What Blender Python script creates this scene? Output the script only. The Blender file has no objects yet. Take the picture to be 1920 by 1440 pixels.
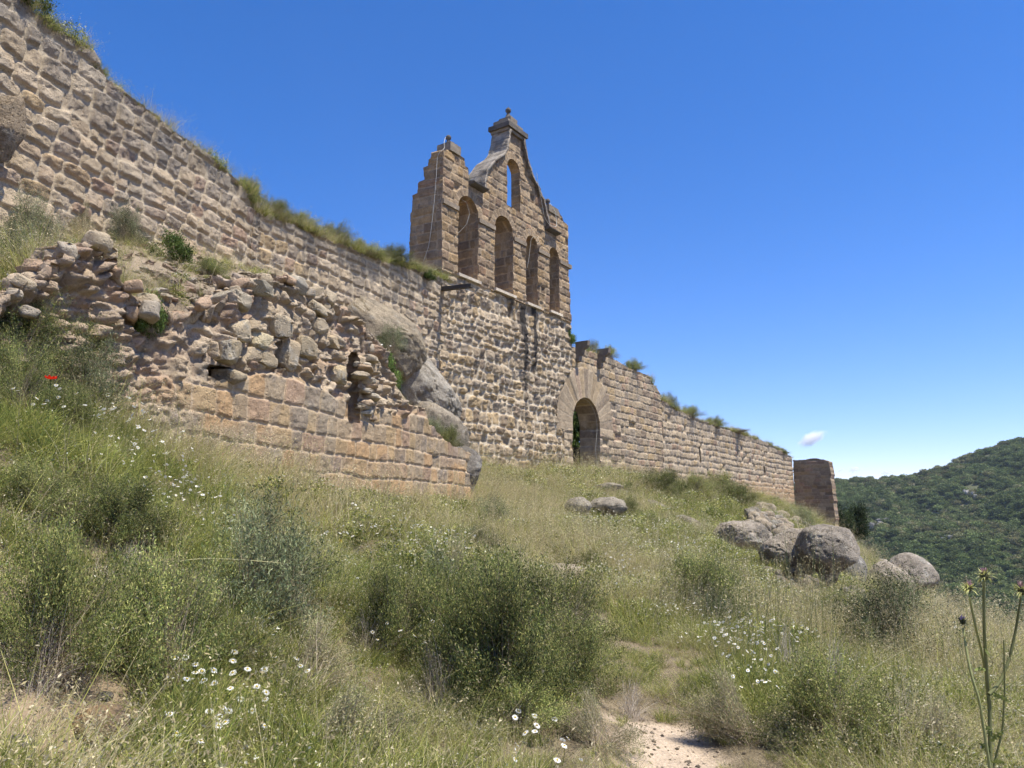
import bpy, math, random
import numpy as np
C = bpy.context.scene.collection
R = math.radians

# ------------------------------------------------------------------ camera, sky, sun, exposure
F_PX, PITCH = 1440.0, math.atan(246.0/1440.0)
cam_d = bpy.data.cameras.new("camera")
cam_d.sensor_width = 36.0
cam_d.lens = 36.0*F_PX/1920.0
cam_d.clip_start, cam_d.clip_end = 0.05, 20000
cam = bpy.data.objects.new("camera", cam_d)
cam.location = (0, 0, 0)
cam.rotation_euler = (math.pi/2 + PITCH, 0, 0)
C.objects.link(cam)
bpy.context.scene.camera = cam

WALL_ANG = R(34.1)                       # heading of the main wall from the view direction
WD = np.array([math.sin(WALL_ANG), math.cos(WALL_ANG)])
WN = np.array([math.cos(WALL_ANG), -math.sin(WALL_ANG)])
_sx = WN*0.43 + WD*0.06
SUN = np.array([_sx[0], _sx[1], 1.0]); SUN /= np.linalg.norm(SUN)
SUN_EL = math.asin(SUN[2]); SUN_AZ = math.atan2(SUN[0], SUN[1])
world = bpy.data.worlds.new("World"); bpy.context.scene.world = world
world.use_nodes = True
nt = world.node_tree
sky = nt.nodes.new("ShaderNodeTexSky"); sky.sky_type = 'NISHITA'
sky.sun_disc = False
sky.sun_elevation = SUN_EL; sky.sun_rotation = SUN_AZ
sky.altitude = 500; sky.air_density = 0.9; sky.dust_density = 0.05; sky.ozone_density = 3.2
hs = nt.nodes.new("ShaderNodeHueSaturation"); hs.inputs["Saturation"].default_value = 1.3; hs.inputs["Value"].default_value = 1.3
tn = nt.nodes.new("ShaderNodeVectorMath"); tn.operation = 'MULTIPLY'; tn.inputs[1].default_value = (1.06, .885, 1.06)
nt.links.new(sky.outputs[0], hs.inputs["Color"]); nt.links.new(hs.outputs[0], tn.inputs[0]); nt.links.new(tn.outputs[0], nt.nodes["Background"].inputs[0])
nt.nodes["Background"].inputs[1].default_value = 0.098
sun_d = bpy.data.lights.new("sun", 'SUN'); sun_d.energy = 4.8; sun_d.angle = R(0.53)
sun_d.color = (1.0, 0.95, 0.855)
sun_o = bpy.data.objects.new("sun", sun_d); C.objects.link(sun_o)
from mathutils import Vector
sun_o.rotation_euler = Vector((SUN[0], SUN[1], SUN[2])).to_track_quat('Z', 'Y').to_euler()
sun_o.location = (20, -10, 40)
vs = bpy.context.scene.view_settings
vs.view_transform = 'Standard'; vs.look = 'None'; vs.exposure = 0.70; vs.gamma = 1.0; vs.use_curve_mapping = False
cy = bpy.context.scene.cycles
cy.max_bounces = 5; cy.diffuse_bounces = 3; cy.transparent_max_bounces = 8; cy.volume_bounces = 8
cy.use_adaptive_sampling = True; cy.adaptive_threshold = .025; cy.adaptive_min_samples = 24
try: cy.use_denoising = True
except Exception: pass

# ------------------------------------------------------------------ numpy helpers
def ray(u, v):
    u = np.asarray(u, float); v = np.asarray(v, float)
    x = (u-960.0)/F_PX; y = (720.0-v)/F_PX
    c, s = math.cos(PITCH), math.sin(PITCH)
    return np.stack([x, c - y*s, s + y*c], -1)
def at(u, v, Y):
    d = ray(u, v); return d*(Y/d[..., 1])[..., None] if d.ndim > 1 else d*(Y/d[1])

def _h(ix, iy, iz, seed):
    n = (ix.astype(np.int64)*374761393 + iy.astype(np.int64)*668265263 + iz.astype(np.int64)*2147483647 + seed*974634777) & 0xffffffff
    n = ((n ^ (n >> 13))*1274126177) & 0xffffffff
    n = ((n ^ (n >> 16))*2246822519) & 0xffffffff
    n = n ^ (n >> 15)
    return n.astype(np.float64)/4294967295.0
def hsh(a, b=0, seed=0):
    a = np.asarray(a); b = np.broadcast_to(np.asarray(b), a.shape)
    return _h(a, b, np.zeros_like(a), seed)
def vnoise(x, y, z=None, seed=0):
    x = np.asarray(x, float); y = np.asarray(y, float)
    if z is None:
        ix, iy = np.floor(x), np.floor(y); fx, fy = x-ix, y-iy
        fx = fx*fx*(3-2*fx); fy = fy*fy*(3-2*fy)
        ix = ix.astype(np.int64); iy = iy.astype(np.int64); z0 = np.zeros_like(ix)
        a = _h(ix, iy, z0, seed); b = _h(ix+1, iy, z0, seed); c = _h(ix, iy+1, z0, seed); d = _h(ix+1, iy+1, z0, seed)
        return (a*(1-fx)+b*fx)*(1-fy) + (c*(1-fx)+d*fx)*fy
    z = np.asarray(z, float); iz = np.floor(z); fz = z-iz; fz = fz*fz*(3-2*fz)
    ix, iy = np.floor(x), np.floor(y); fx, fy = x-ix, y-iy
    fx = fx*fx*(3-2*fx); fy = fy*fy*(3-2*fy)
    ix = ix.astype(np.int64); iy = iy.astype(np.int64); iz = iz.astype(np.int64)
    r = 0
    for dz in (0, 1):
        a = _h(ix, iy, iz+dz, seed); b = _h(ix+1, iy, iz+dz, seed); c = _h(ix, iy+1, iz+dz, seed); d = _h(ix+1, iy+1, iz+dz, seed)
        r = r + ((a*(1-fx)+b*fx)*(1-fy) + (c*(1-fx)+d*fx)*fy)*(fz if dz else 1-fz)
    return r
def fbm(x, y, z=None, oct=4, seed=0, gain=0.5):
    r = 0; a = 1.0; t = 0
    for o in range(oct):
        r = r + a*(vnoise(x, y, z, seed+o*17)-0.5)*2; t += a
        x = x*2.03+7.1; y = y*2.03+3.3
        if z is not None: z = z*2.03+1.7
        a *= gain
    return r/t
def sstep(a, b, x):
    t = np.clip((x-a)/(b-a), 0, 1); return t*t*(3-2*t)
def lerp(a, b, t):
    t = np.asarray(t); return a + (b-a)*(t[..., None] if np.ndim(a) > 0 and np.ndim(t) > 0 and np.shape(a) != np.shape(t) else t)

def mesh(name, V, F, col=None, smooth=True, mat=None, T=None, attrs=None):
    """numpy mesh: V (n,3), F quads (m,4), T triangles (k,3), col (n,3)"""
    me = bpy.data.meshes.new(name)
    V = np.asarray(V, np.float32)
    F = np.zeros((0, 4), np.int32) if F is None else np.asarray(F, np.int32)
    T = np.zeros((0, 3), np.int32) if T is None else np.asarray(T, np.int32)
    me.vertices.add(len(V)); me.vertices.foreach_set("co", V.ravel())
    L = np.concatenate([F.ravel(), T.ravel()]); me.loops.add(len(L)); me.loops.foreach_set("vertex_index", L)
    me.polygons.add(len(F)+len(T))
    st = np.concatenate([np.arange(len(F))*4, len(F)*4+np.arange(len(T))*3]).astype(np.int32)
    me.polygons.foreach_set("loop_start", st)
    me.polygons.foreach_set("use_smooth", np.full(len(st), smooth, bool))
    if col is not None:
        ca = me.attributes.new("col", 'FLOAT_COLOR', 'POINT')
        c4 = np.ones((len(V), 4), np.float32); c4[:, :3] = np.clip(col, 0, 1)
        ca.data.foreach_set("color", c4.ravel())
    me.update(calc_edges=True); me.validate()
    if mat: me.materials.append(mat)
    return me
def obj(name, me, parent=None, label=None, cat=None, group=None, kind=None, loc=None, rz=0):
    o = bpy.data.objects.new(name, me); C.objects.link(o)
    if parent is not None: o.parent = parent
    if loc is not None: o.location = loc
    if rz: o.rotation_euler = (0, 0, rz)
    if label: o['label'] = label
    if cat: o['category'] = cat
    if group: o['group'] = group
    if kind: o['kind'] = kind
    return o
class MB:
    def __init__(s): s.V = []; s.F = []; s.T = []; s.c = []; s.n = 0
    def add(s, V, F=None, T=None, col=(.5, .5, .5)):
        V = np.asarray(V, float)
        if F is not None and len(F): s.F.append(np.asarray(F)+s.n)
        if T is not None and len(T): s.T.append(np.asarray(T)+s.n)
        s.V.append(V); s.c.append(np.broadcast_to(np.asarray(col, float), (len(V), 3))); s.n += len(V)
    def mesh(s, name, mat, smooth=True, off=None):
        V = np.concatenate(s.V)
        if off is not None: V = V - np.asarray(off)
        return mesh(name, V, np.concatenate(s.F) if s.F else None, np.concatenate(s.c), smooth, mat, np.concatenate(s.T) if s.T else None)

# ------------------------------------------------------------------ materials
def new_mat(name):
    m = bpy.data.materials.new(name); m.use_nodes = True
    return m, m.node_tree, m.node_tree.nodes["Principled BSDF"]
def stone_mat(name, scale=1.0, bump=0.5, rough=0.95, mottling=0.5, dist=0.012):
    m, t, b = new_mat(name)
    N, L = t.nodes, t.links
    at_ = N.new("ShaderNodeAttribute"); at_.attribute_name = "col"
    tc = N.new("ShaderNodeTexCoord")
    n1 = N.new("ShaderNodeTexNoise"); n1.inputs["Scale"].default_value = 5*scale; n1.inputs["Detail"].default_value = 8; n1.inputs["Roughness"].default_value = .7
    n2 = N.new("ShaderNodeTexNoise"); n2.inputs["Scale"].default_value = 38*scale; n2.inputs["Detail"].default_value = 6; n2.inputs["Roughness"].default_value = .75
    vo = N.new("ShaderNodeTexVoronoi"); vo.inputs["Scale"].default_value = 24*scale
    for n in (n1, n2, vo): L.new(tc.outputs["Object"], n.inputs["Vector"])
    r1 = N.new("ShaderNodeMapRange"); r1.inputs[1].default_value = .3; r1.inputs[2].default_value = .7
    r1.inputs[3].default_value = 1-mottling*.45; r1.inputs[4].default_value = 1+mottling*.4
    L.new(n1.outputs["Fac"], r1.inputs[0])
    r2 = N.new("ShaderNodeMapRange"); r2.inputs[1].default_value = .3; r2.inputs[2].default_value = .7
    r2.inputs[3].default_value = 1-mottling*.4; r2.inputs[4].default_value = 1+mottling*.35
    L.new(n2.outputs["Fac"], r2.inputs[0])
    mu = N.new("ShaderNodeMath"); mu.operation = 'MULTIPLY'; L.new(r1.outputs[0], mu.inputs[0]); L.new(r2.outputs[0], mu.inputs[1])
    vm = N.new("ShaderNodeVectorMath"); vm.operation = 'SCALE'
    L.new(at_.outputs["Color"], vm.inputs[0]); L.new(mu.outputs[0], vm.inputs["Scale"])
    L.new(vm.outputs[0], b.inputs["Base Color"])
    b.inputs["Roughness"].default_value = rough; b.inputs["Specular IOR Level"].default_value = .15
    pit = N.new("ShaderNodeMapRange"); pit.inputs[1].default_value = 0; pit.inputs[2].default_value = .35; L.new(vo.outputs["Distance"], pit.inputs[0])
    ad = N.new("ShaderNodeMath"); ad.operation = 'MULTIPLY_ADD'; L.new(n2.outputs["Fac"], ad.inputs[0]); ad.inputs[1].default_value = 1.6; L.new(pit.outputs[0], ad.inputs[2])
    bp = N.new("ShaderNodeBump"); bp.inputs["Strength"].default_value = bump; bp.inputs["Distance"].default_value = dist
    L.new(ad.outputs[0], bp.inputs["Height"]); L.new(bp.outputs[0], b.inputs["Normal"])
    return m
def leaf_mat(name, trans=.35, rough=.7, var=.35):
    m, t, b = new_mat(name)
    N, L = t.nodes, t.links
    a = N.new("ShaderNodeAttribute"); a.attribute_name = "col"
    oi = N.new("ShaderNodeObjectInfo")
    mr = N.new("ShaderNodeMapRange"); mr.inputs[3].default_value = 1-var; mr.inputs[4].default_value = 1+var
    L.new(oi.outputs["Random"], mr.inputs[0])
    vm = N.new("ShaderNodeVectorMath"); vm.operation = 'SCALE'; L.new(a.outputs["Color"], vm.inputs[0]); L.new(mr.outputs[0], vm.inputs["Scale"])
    L.new(vm.outputs[0], b.inputs["Base Color"]); b.inputs["Roughness"].default_value = rough; b.inputs["Specular IOR Level"].default_value = .1
    tr = N.new("ShaderNodeBsdfTranslucent"); L.new(vm.outputs[0], tr.inputs["Color"])
    mx = N.new("ShaderNodeMixShader"); mx.inputs[0].default_value = trans
    L.new(b.outputs[0], mx.inputs[1]); L.new(tr.outputs[0], mx.inputs[2])
    L.new(mx.outputs[0], t.nodes["Material Output"].inputs["Surface"])
    return m
def plain_mat(name, col, rough=.7, metal=0):
    m, t, b = new_mat(name)
    b.inputs["Base Color"].default_value = (*col, 1); b.inputs["Roughness"].default_value = rough; b.inputs["Metallic"].default_value = metal
    n = t.nodes.new("ShaderNodeTexNoise"); n.inputs["Scale"].default_value = 30
    mr = t.nodes.new("ShaderNodeMapRange"); mr.inputs[3].default_value = .7; mr.inputs[4].default_value = 1.3
    vm = t.nodes.new("ShaderNodeVectorMath"); vm.operation = 'SCALE'; vm.inputs[0].default_value = col
    t.links.new(n.outputs["Fac"], mr.inputs[0]); t.links.new(mr.outputs[0], vm.inputs["Scale"]); t.links.new(vm.outputs[0], b.inputs["Base Color"])
    return m
M_WALL = stone_mat("rubble_masonry", bump=.85, dist=.018)
M_ASH = stone_mat("ashlar_masonry", 1.0, .7, mottling=.65, dist=.015)
M_ROCK = stone_mat("boulder_rock", .8, 1.0, mottling=1.0, dist=.04)
M_LEAF = leaf_mat("foliage", .25)
M_GRASS = leaf_mat("grass_blades", .4, .6, .3)
M_PETAL = leaf_mat("petals", .3, .6, .05)
M_CABLE = plain_mat("white_cable", (.46, .44, .38), .7)
M_WOOD = plain_mat("weathered_wood", (.06, .05, .04), .9)
M_TAR = plain_mat("black_tar", (.014, .014, .017), .8)

# ------------------------------------------------------------------ plan curve of the long wall
class Path:
    def __init__(s, pts):
        s.p = np.array(pts, float); d = np.diff(s.p, axis=0); s.l = np.hypot(d[:, 0], d[:, 1])
        s.s = np.concatenate([[0], np.cumsum(s.l)]); s.a = np.arctan2(d[:, 0], d[:, 1])
    def pos(s, t):
        t = np.asarray(t, float); i = np.clip(np.searchsorted(s.s, t, side='right')-1, 0, len(s.l)-1)
        f = (t-s.s[i])/s.l[i]
        return s.p[i] + (s.p[i+1]-s.p[i])*f[..., None]
    def nrm(s, t):
        t = np.asarray(t, float)
        xs = []; an = []
        for i, a in enumerate(s.a):
            xs += [s.s[i]+.3, s.s[i+1]-.3]; an += [a, a]
        a = np.interp(t, xs, an)
        return np.stack([np.cos(a), -np.sin(a)], -1)
    def hit(s, u, v):
        d = ray(u, v); best = None
        for i in range(len(s.l)):
            p, q = s.p[i], s.p[i+1]-s.p[i]
            det = -d[0]*q[1] + q[0]*d[1]
            if abs(det) < 1e-9: continue
            k = (-p[0]*q[1] + q[0]*p[1])/det
            f = (d[0]*p[1]-d[1]*p[0])/det
            lo = -1e9 if i == 0 else -1e-6; hi = 1e9 if i == len(s.l)-1 else 1+1e-6
            if k > 0 and lo <= f <= hi and (best is None or k < best[0]): best = (k, s.s[i]+f*s.l[i], k*d[2])
        return best[1], best[2]
    def w(s, t, z, off=0.0):
        """world point at run t, height z, off metres in front of the face"""
        t = np.asarray(t, float); z = np.asarray(z, float); P = s.pos(t); n = s.nrm(t)
        o = np.asarray(off)[..., None] if np.ndim(off) else off
        XY = P + n*o
        return np.concatenate([XY, np.broadcast_to(z, XY.shape[:-1])[..., None]], -1)

DOOR = at(1098, 878, 32.0)[:2]
def line_at(u, v, P, ang):
    """distance t so that P + t*dir lies under picture column u"""
    d = ray(u, v); r = d[0]/d[1]; s, c = math.sin(ang), math.cos(ang)
    return (r*P[1]-P[0])/(s-r*c)
tJ = line_at(828, 600, DOOR, WALL_ANG); J = DOOR + WD*tJ
aB = R(25.5); tK = line_at(490, 430, J, aB); K = J + np.array([math.sin(aB), math.cos(aB)])*tK
aA = R(15.5); K0 = K - np.array([math.sin(aA), math.cos(aA)])*11.5
tE = line_at(1489, 910, DOOR, WALL_ANG); E = DOOR + WD*tE
W = Path([K0, K, J, E])
print("WALL K0", K0, "K", K, "J", J, "E", E, "s", W.s)
def PX(pts, path=None):
    path = path or W
    return np.array([path.hit(u, v) for u, v in pts])

# ------------------------------------------------------------------ masonry patterns: displacement, colour
PAL = dict(
    beige=(.41, .32, .213), pink=(.395, .268, .182), grey=(.32, .262, .195), ochre=(.43, .31, .17),
    pale=(.46, .37, .26), brown=(.25, .19, .135), orange=(.44, .28, .145), dark=(.12, .10, .085))
def pal_pick(r, names, weights, k=.22):
    w = np.cumsum(weights)/np.sum(weights)
    idx = np.searchsorted(w, r); idx = np.clip(idx, 0, len(names)-1)
    P = np.array([PAL[n] for n in names]); me_ = (P*np.array(weights)[:, None]).sum(0)/np.sum(weights)
    P = P*(1-k)+me_*k
    return P[idx]
def rect_stones(s, z, seed, ch=.3, cv=.3, w0=.32, w1=.65, irr=.03, joint=.012, rnd=.05, corner=.05):
    s2 = s + irr*fbm(s*1.7, z*1.7, oct=3, seed=seed+1)*1.5 + irr*.5*fbm(s*9, z*9, oct=2, seed=seed+5)
    z2 = z + irr*fbm(s*1.1, z*1.3, oct=3, seed=seed+2)*2.2 + irr*.5*fbm(s*8, z*8, oct=2, seed=seed+6)
    rng = np.random.RandomState(seed)
    zmin, zmax = float(z2.min())-1, float(z2.max())+1
    k0 = math.floor(zmin/ch)-2; n = int((zmax-zmin)/ch*1.6)+12
    hs = ch*(1+cv*(rng.rand(n)*2-1)); e = k0*ch + np.concatenate([[0], np.cumsum(hs)])
    ci = np.clip(np.searchsorted(e, z2)-1, 0, n-1)
    v = z2-e[ci]; H = hs[ci]
    u = np.zeros_like(s); Wd = np.ones_like(s); si = np.zeros(s.shape, np.int64)
    smin, smax = float(s2.min())-2, float(s2.max())+2
    for c in np.unique(ci):
        m = ci == c; r2 = np.random.RandomState(seed*131+int(c)+7)
        ws = w0 + (w1-w0)*r2.rand(int((smax-smin)/w0)+4)**1.3
        se = smin - r2.rand()*w1 + np.concatenate([[0], np.cumsum(ws)])
        k = np.clip(np.searchsorted(se, s2[m])-1, 0, len(ws)-1)
        u[m] = s2[m]-se[k]; Wd[m] = ws[k]; si[m] = k
    du = np.minimum(u, Wd-u); dv = np.minimum(v, H-v); r = np.minimum(corner, H*.45)
    d = np.where((du < r) & (dv < r), r-np.hypot(r-du, r-dv), np.minimum(du, dv)) - joint
    return d, ci*977+si, (u/Wd-.5), (v/H-.5), rnd
def vor_stones(s, z, seed, size=.3, asp=1.35, rnd=.07, joint=.012):
    x = s/(size*asp); y = z/size
    x = x + .18*fbm(x*1.5, y*1.5, oct=2, seed=seed+3); y = y + .18*fbm(x*1.5+9, y*1.5, oct=2, seed=seed+4)
    ix, iy = np.floor(x).astype(np.int64), np.floor(y).astype(np.int64)
    f1 = np.full(x.shape, 9.); f2 = np.full(x.shape, 9.); idd = np.zeros(x.shape, np.int64); cx = np.zeros_like(x); cyy = np.zeros_like(x)
    for a in (-1, 0, 1):
        for b in (-1, 0, 1):
            jx = ix+a; jy = iy+b
            px = jx + .15+.7*hsh(jx, jy, seed); py = jy + .15+.7*hsh(jx, jy, seed+9)
            d = np.hypot(x-px, y-py)
            n1 = d < f1
            f2 = np.where(n1, f1, np.minimum(f2, d)); f1 = np.where(n1, d, f1)
            idd = np.where(n1, jx*7919+jy*104729, idd); cx = np.where(n1, x-px, cx); cyy = np.where(n1, y-py, cyy)
    d = (f2-f1)*size*.6 - joint
    return d, idd, cx, cyy, rnd
def stone_relief(st, seed, s, z, protr=.05, tilt=.05, rough=.015, deep=.05, recess=.0):
    d, idd, u, v, rnd = st
    r1 = hsh(idd, 1, seed); r2 = hsh(idd, 2, seed); r3 = hsh(idd, 3, seed); r4 = hsh(idd, 4, seed)
    p = np.clip(d/rnd, 0, 1); prof = 1-(1-p)**2.2
    h = deep*prof + prof*(protr*(r1-.4) + tilt*((r2-.5)*u*2+(r3-.5)*v*2))
    h = h - recess*prof*(r4 < .05)
    h = h + rough*1.0*fbm(s*6, z*8, oct=4, seed=seed+20, gain=.6)*(.4+prof) + rough*.6*fbm(s*22, z*26, oct=3, seed=seed+40)
    rg = 1-np.abs(fbm(s*5+r2*9, z*9+r3*7, oct=3, seed=seed+50)*2.2); h = h - rough*.9*sstep(.78, 1, rg)*prof
    h = h - rough*.9*sstep(.3, .5, vnoise(s*13, z*13, seed=seed+60)*vnoise(s*5, z*5, seed=seed+61)*1.6)*prof
    mort = 1-sstep(-.002, .016, d)
    return h-deep, mort, (r1, r2, r3, r4), idd

def ring_override(s, z, st, rings):
    """voussoir rings: (cs, cz, r_in, r_out, n, down)"""
    d, idd, u, v, rnd = st; d = d.copy(); idd = idd.copy(); u = u.copy(); v = v.copy(); m_all = np.zeros(s.shape, bool)
    for k, (cs, cz, ri, ro, n, down) in enumerate(rings):
        rr = np.hypot(s-cs, z-cz); an = np.arctan2(z-cz, s-cs)
        m = (rr < ro) & (rr > ri*.6) & (z > cz-down)
        a = (an/math.pi)*n; ia = np.floor(a); fa = a-ia
        da = np.minimum(fa, 1-fa)*math.pi/n*rr
        dd = np.minimum(da, ro-rr) - .006
        d[m] = dd[m]; idd[m] = (900000+k*1000+ia[m]).astype(np.int64); u[m] = (fa-.5)[m]; v[m] = 0; m_all |= m
    return (d, idd, u, v, rnd), m_all

# ------------------------------------------------------------------ carved wall builder
def seg_sdf(P, poly, closed=True):
    poly = np.asarray(poly, float); n = len(poly); D = np.full(len(P), 1e9); ins = np.zeros(len(P), bool)
    x, y = P[:, 0], P[:, 1]
    for i in range(n if closed else n-1):
        a, b = poly[i], poly[(i+1) % n]; ab = b-a; L = ab@ab
        if L < 1e-12: continue
        t = np.clip(((x-a[0])*ab[0]+(y-a[1])*ab[1])/L, 0, 1)
        D = np.minimum(D, (x-a[0]-t*ab[0])**2+(y-a[1]-t*ab[1])**2)
        if closed:
            c = ((a[1] > y) != (b[1] > y))
            with np.errstate(divide='ignore', invalid='ignore'):
                xi = (b[0]-a[0])*(y-a[1])/(b[1]-a[1]+1e-15)+a[0]
            ins ^= c & (x < xi)
    D = np.sqrt(D); return np.where(ins, D, -D) if closed else D
def arch_poly(s0, s1, zb, zt, n=20):
    r = (s1-s0)/2; c = (s0+s1)/2; zc = zt-r
    P = [(s0, zb), (s0, zc)]
    for i in range(1, n): a = math.pi-math.pi*i/n; P.append((c+r*math.cos(a), zc+r*math.sin(a)))
    P += [(s1, zc), (s1, zb)]
    return np.array(P)

def carved(name, path, outline, holes, res, style, thick=.9, back='coarse', mat=None, parent=None, ragged=.03, hole_rag=.01, zres=None, label=None, cat=None, group=None, origin=None, rag_scale=3.0, rev_step=None):
    outline = np.asarray(outline); zres = zres or res
    smin, zmin = outline.min(0)-res*1.5; smax, zmax = outline.max(0)+res*1.5
    ns = int((smax-smin)/res)+2; nz = int((zmax-zmin)/zres)+2
    S, Z = np.meshgrid(smin+np.arange(ns)*res, zmin+np.arange(nz)*zres)
    P = np.stack([S.ravel(), Z.ravel()], 1)
    sd = seg_sdf(P, outline)
    if ragged: sd = sd + ragged*fbm(P[:, 0]*rag_scale, P[:, 1]*rag_scale, oct=4, seed=3, gain=.6)*2
    for hpoly in holes:
        h = -seg_sdf(P, hpoly)
        if hole_rag: h = h + hole_rag*fbm(P[:, 0]*6, P[:, 1]*6, oct=3, seed=9)*2
        sd = np.minimum(sd, h)
    sd = sd.reshape(S.shape)
    cm = (sd[:-1, :-1]+sd[1:, :-1]+sd[:-1, 1:]+sd[1:, 1:])/4
    keep = cm > 0
    gz, gs = np.gradient(sd, zres, res); gl = np.hypot(gz, gs)+1e-6
    # boundary verts
    kp = np.pad(keep, 1); cnt = kp[:-1, :-1].astype(int)+kp[1:, :-1]+kp[:-1, 1:]+kp[1:, 1:]
    bnd = (cnt > 0) & (cnt < 4)
    mv = np.where(bnd, np.clip(sd, -res*1.2, res*.75), 0)
    S2 = S - mv*gs/gl; Z2 = Z - mv*gz/gl
    used = cnt > 0; idx = -np.ones(S.shape, np.int64); idx[used] = np.arange(used.sum())
    s = S2[used]; z = Z2[used]
    disp, col = style(s, z)
    bn = bnd[used]; disp = np.where(bn, disp*.6, disp)
    Vf = path.w(s, z, disp)
    ii, jj = np.nonzero(keep)
    Ff = np.stack([idx[ii, jj], idx[ii, jj+1], idx[ii+1, jj+1], idx[ii+1, jj]], 1)
    mb = MB(); mb.add(Vf, Ff, col=col)
    tf = thick if callable(thick) else (lambda s, z: np.full(np.shape(s), float(thick)))
    # boundary edges -> reveals going back
    A = []; B = []
    k = keep
    hp = np.pad(k, ((1, 1), (0, 0)))          # horizontal edges between row i-1 and i
    e = hp[1:] & ~hp[:-1]; a, b = np.nonzero(e); A.append(idx[a, b+1]); B.append(idx[a, b])          # face above, empty below
    e = ~hp[1:] & hp[:-1]; a, b = np.nonzero(e); A.append(idx[a, b]); B.append(idx[a, b+1])
    vp = np.pad(k, ((0, 0), (1, 1)))
    e = vp[:, 1:] & ~vp[:, :-1]; a, b = np.nonzero(e); A.append(idx[a, b]); B.append(idx[a+1, b])
    e = ~vp[:, 1:] & vp[:, :-1]; a, b = np.nonzero(e); A.append(idx[a+1, b]); B.append(idx[a, b])
    A = np.concatenate(A); B = np.concatenate(B)
    bv = np.unique(np.concatenate([A, B])); rm = -np.ones(len(s), np.int64); rm[bv] = np.arange(len(bv))
    sb, zb = s[bv], z[bv]; T = tf(sb, zb)
    nsb = -(gs/gl)[used][bv]; nzb = -(gz/gl)[used][bv]
    rs = rev_step or max(res, .06); K = max(2, int(T.max()/rs))
    rows = [Vf[bv]]; cols = [col[bv]]
    for q in range(1, K+1):
        dep = T*q/K; side = np.where(np.abs(nsb) > .5, zb, sb)
        d2, c2 = style(dep+3.3+np.where(nsb > 0, 40, 0), side + (0 if True else 0))
        fade = min(1, q*T.mean()/K/.08)
        o = (d2*.7)*fade
        rows.append(path.w(sb+nsb*o, zb+nzb*o, -dep)); cols.append(c2)
    Vr = np.concatenate(rows); nb = len(bv); Fr = []
    for q in range(K):
        a0 = rm[A]+q*nb; b0 = rm[B]+q*nb; Fr.append(np.stack([a0, b0, b0+nb, a0+nb], 1))
    mb.add(Vr, np.concatenate(Fr), col=np.concatenate(cols))
    if back == 'full':
        Vb = path.w(s, z, -tf(s, z)); mb.add(Vb, Ff[:, ::-1], col=col)
    elif back == 'coarse':
        ss = np.arange(outline[:, 0].min()+.02, outline[:, 0].max()-.02, .5)
        ztop = []
        for q in ss:
            zz = np.linspace(outline[:, 1].min(), outline[:, 1].max(), 60); i = seg_sdf(np.stack([np.full(60, q), zz], 1), outline) > .05
            ztop.append(zz[i].max() if i.any() else outline[:, 1].min()+.1)
        ztop = np.array(ztop); tt = tf(ss, ztop)
        lo = path.w(ss, np.full(len(ss), outline[:, 1].min()), -tt); hi = path.w(ss, ztop, -tt)
        n = len(ss); i = np.arange(n-1)
        if not holes: mb.add(np.concatenate([lo, hi]), np.stack([i, i+n, i+n+1, i+1], 1), col=PAL['brown'])
    off = np.zeros(3) if origin is None else origin
    me = mb.mesh(name, mat or M_WALL, True, off)
    return obj(name, me, parent, label, cat, group, loc=off if parent is None else None)

def tint(col, m, c):
    m = np.asarray(m)[..., None]; return col*(1-m) + np.asarray(c)*m

# ------------------------------------------------------------------ styles of the different walls
def cliplen(p): return p
crest_left_px = [(-260, -260), (-100, -110), (-10, -50), (58, -6), (66, 22), (96, 44), (120, 66), (150, 78), (172, 88), (186, 112), (204, 148), (240, 172), (282, 205), (330, 245), (400, 298), (440, 330), (458, 346), (478, 366), (487, 374)]
crest_mid_px = [(491, 398), (520, 405), (560, 418), (600, 437), (640, 452), (690, 474), (720, 486), (770, 499), (800, 507), (827, 517)]
CL = PX(crest_left_px); CM = PX(crest_mid_px)
def style_left(s, z):
    st = rect_stones(s, z, 11, ch=.32, cv=.25, w0=.30, w1=.62, irr=.045, joint=.020, rnd=.045, corner=.08)
    h, mort, r, idd = stone_relief(st, 11, s, z, protr=.042, tilt=.06, rough=.015, deep=.06, recess=.08)
    col = pal_pick(r[2], ['beige', 'pale', 'grey', 'pink', 'ochre'], [.42, .22, .2, .08, .08])
    col = col*(.86+.3*r[3])[:, None]
    low = sstep(7.3, 4.5, z)*.35; col = tint(col, low*(r[1] > .6), PAL['pink'])
    top = np.interp(s, CL[:, 0], CL[:, 1]); g = sstep(1.0, .15, top-z + .3*fbm(s*2, z*2, seed=5))
    col = tint(col, g*.6, (.24, .215, .18))
    col = tint(col, sstep(.1, .4, fbm(s*1.1, z*.9, oct=4, seed=77))*.4, (.27, .24, .20))
    col = tint(col, mort*.9, (.47, .385, .27))
    return h + .06*fbm(s*.6, z*.6, seed=8), col
def style_mid(s, z):
    st = rect_stones(s, z, 23, ch=.32, cv=.25, w0=.28, w1=.58, irr=.045, joint=.020, rnd=.045, corner=.09)
    h, mort, r, idd = stone_relief(st, 23, s, z, protr=.045, tilt=.055, rough=.016, deep=.062, recess=.08)
    col = pal_pick(r[2], ['beige', 'pale', 'grey', 'pink', 'ochre'], [.42, .2, .18, .09, .11])*(.86+.3*r[3])[:, None]
    top = np.interp(s, CM[:, 0], CM[:, 1]); g = sstep(.7, .1, top-z + .3*fbm(s*2, z*2, seed=5))
    col = tint(col, g*.55, (.25, .22, .18))
    st1 = sstep(.12, .3, fbm(s*2.2, z*.35, oct=3, seed=15))*sstep(3.2, .4, top-z)
    col = tint(col, st1*.6, (.15, .135, .115))
    col = tint(col, mort*.9, (.48, .395, .28))
    return h + .07*fbm(s*.6, z*.6, seed=8), col
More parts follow.
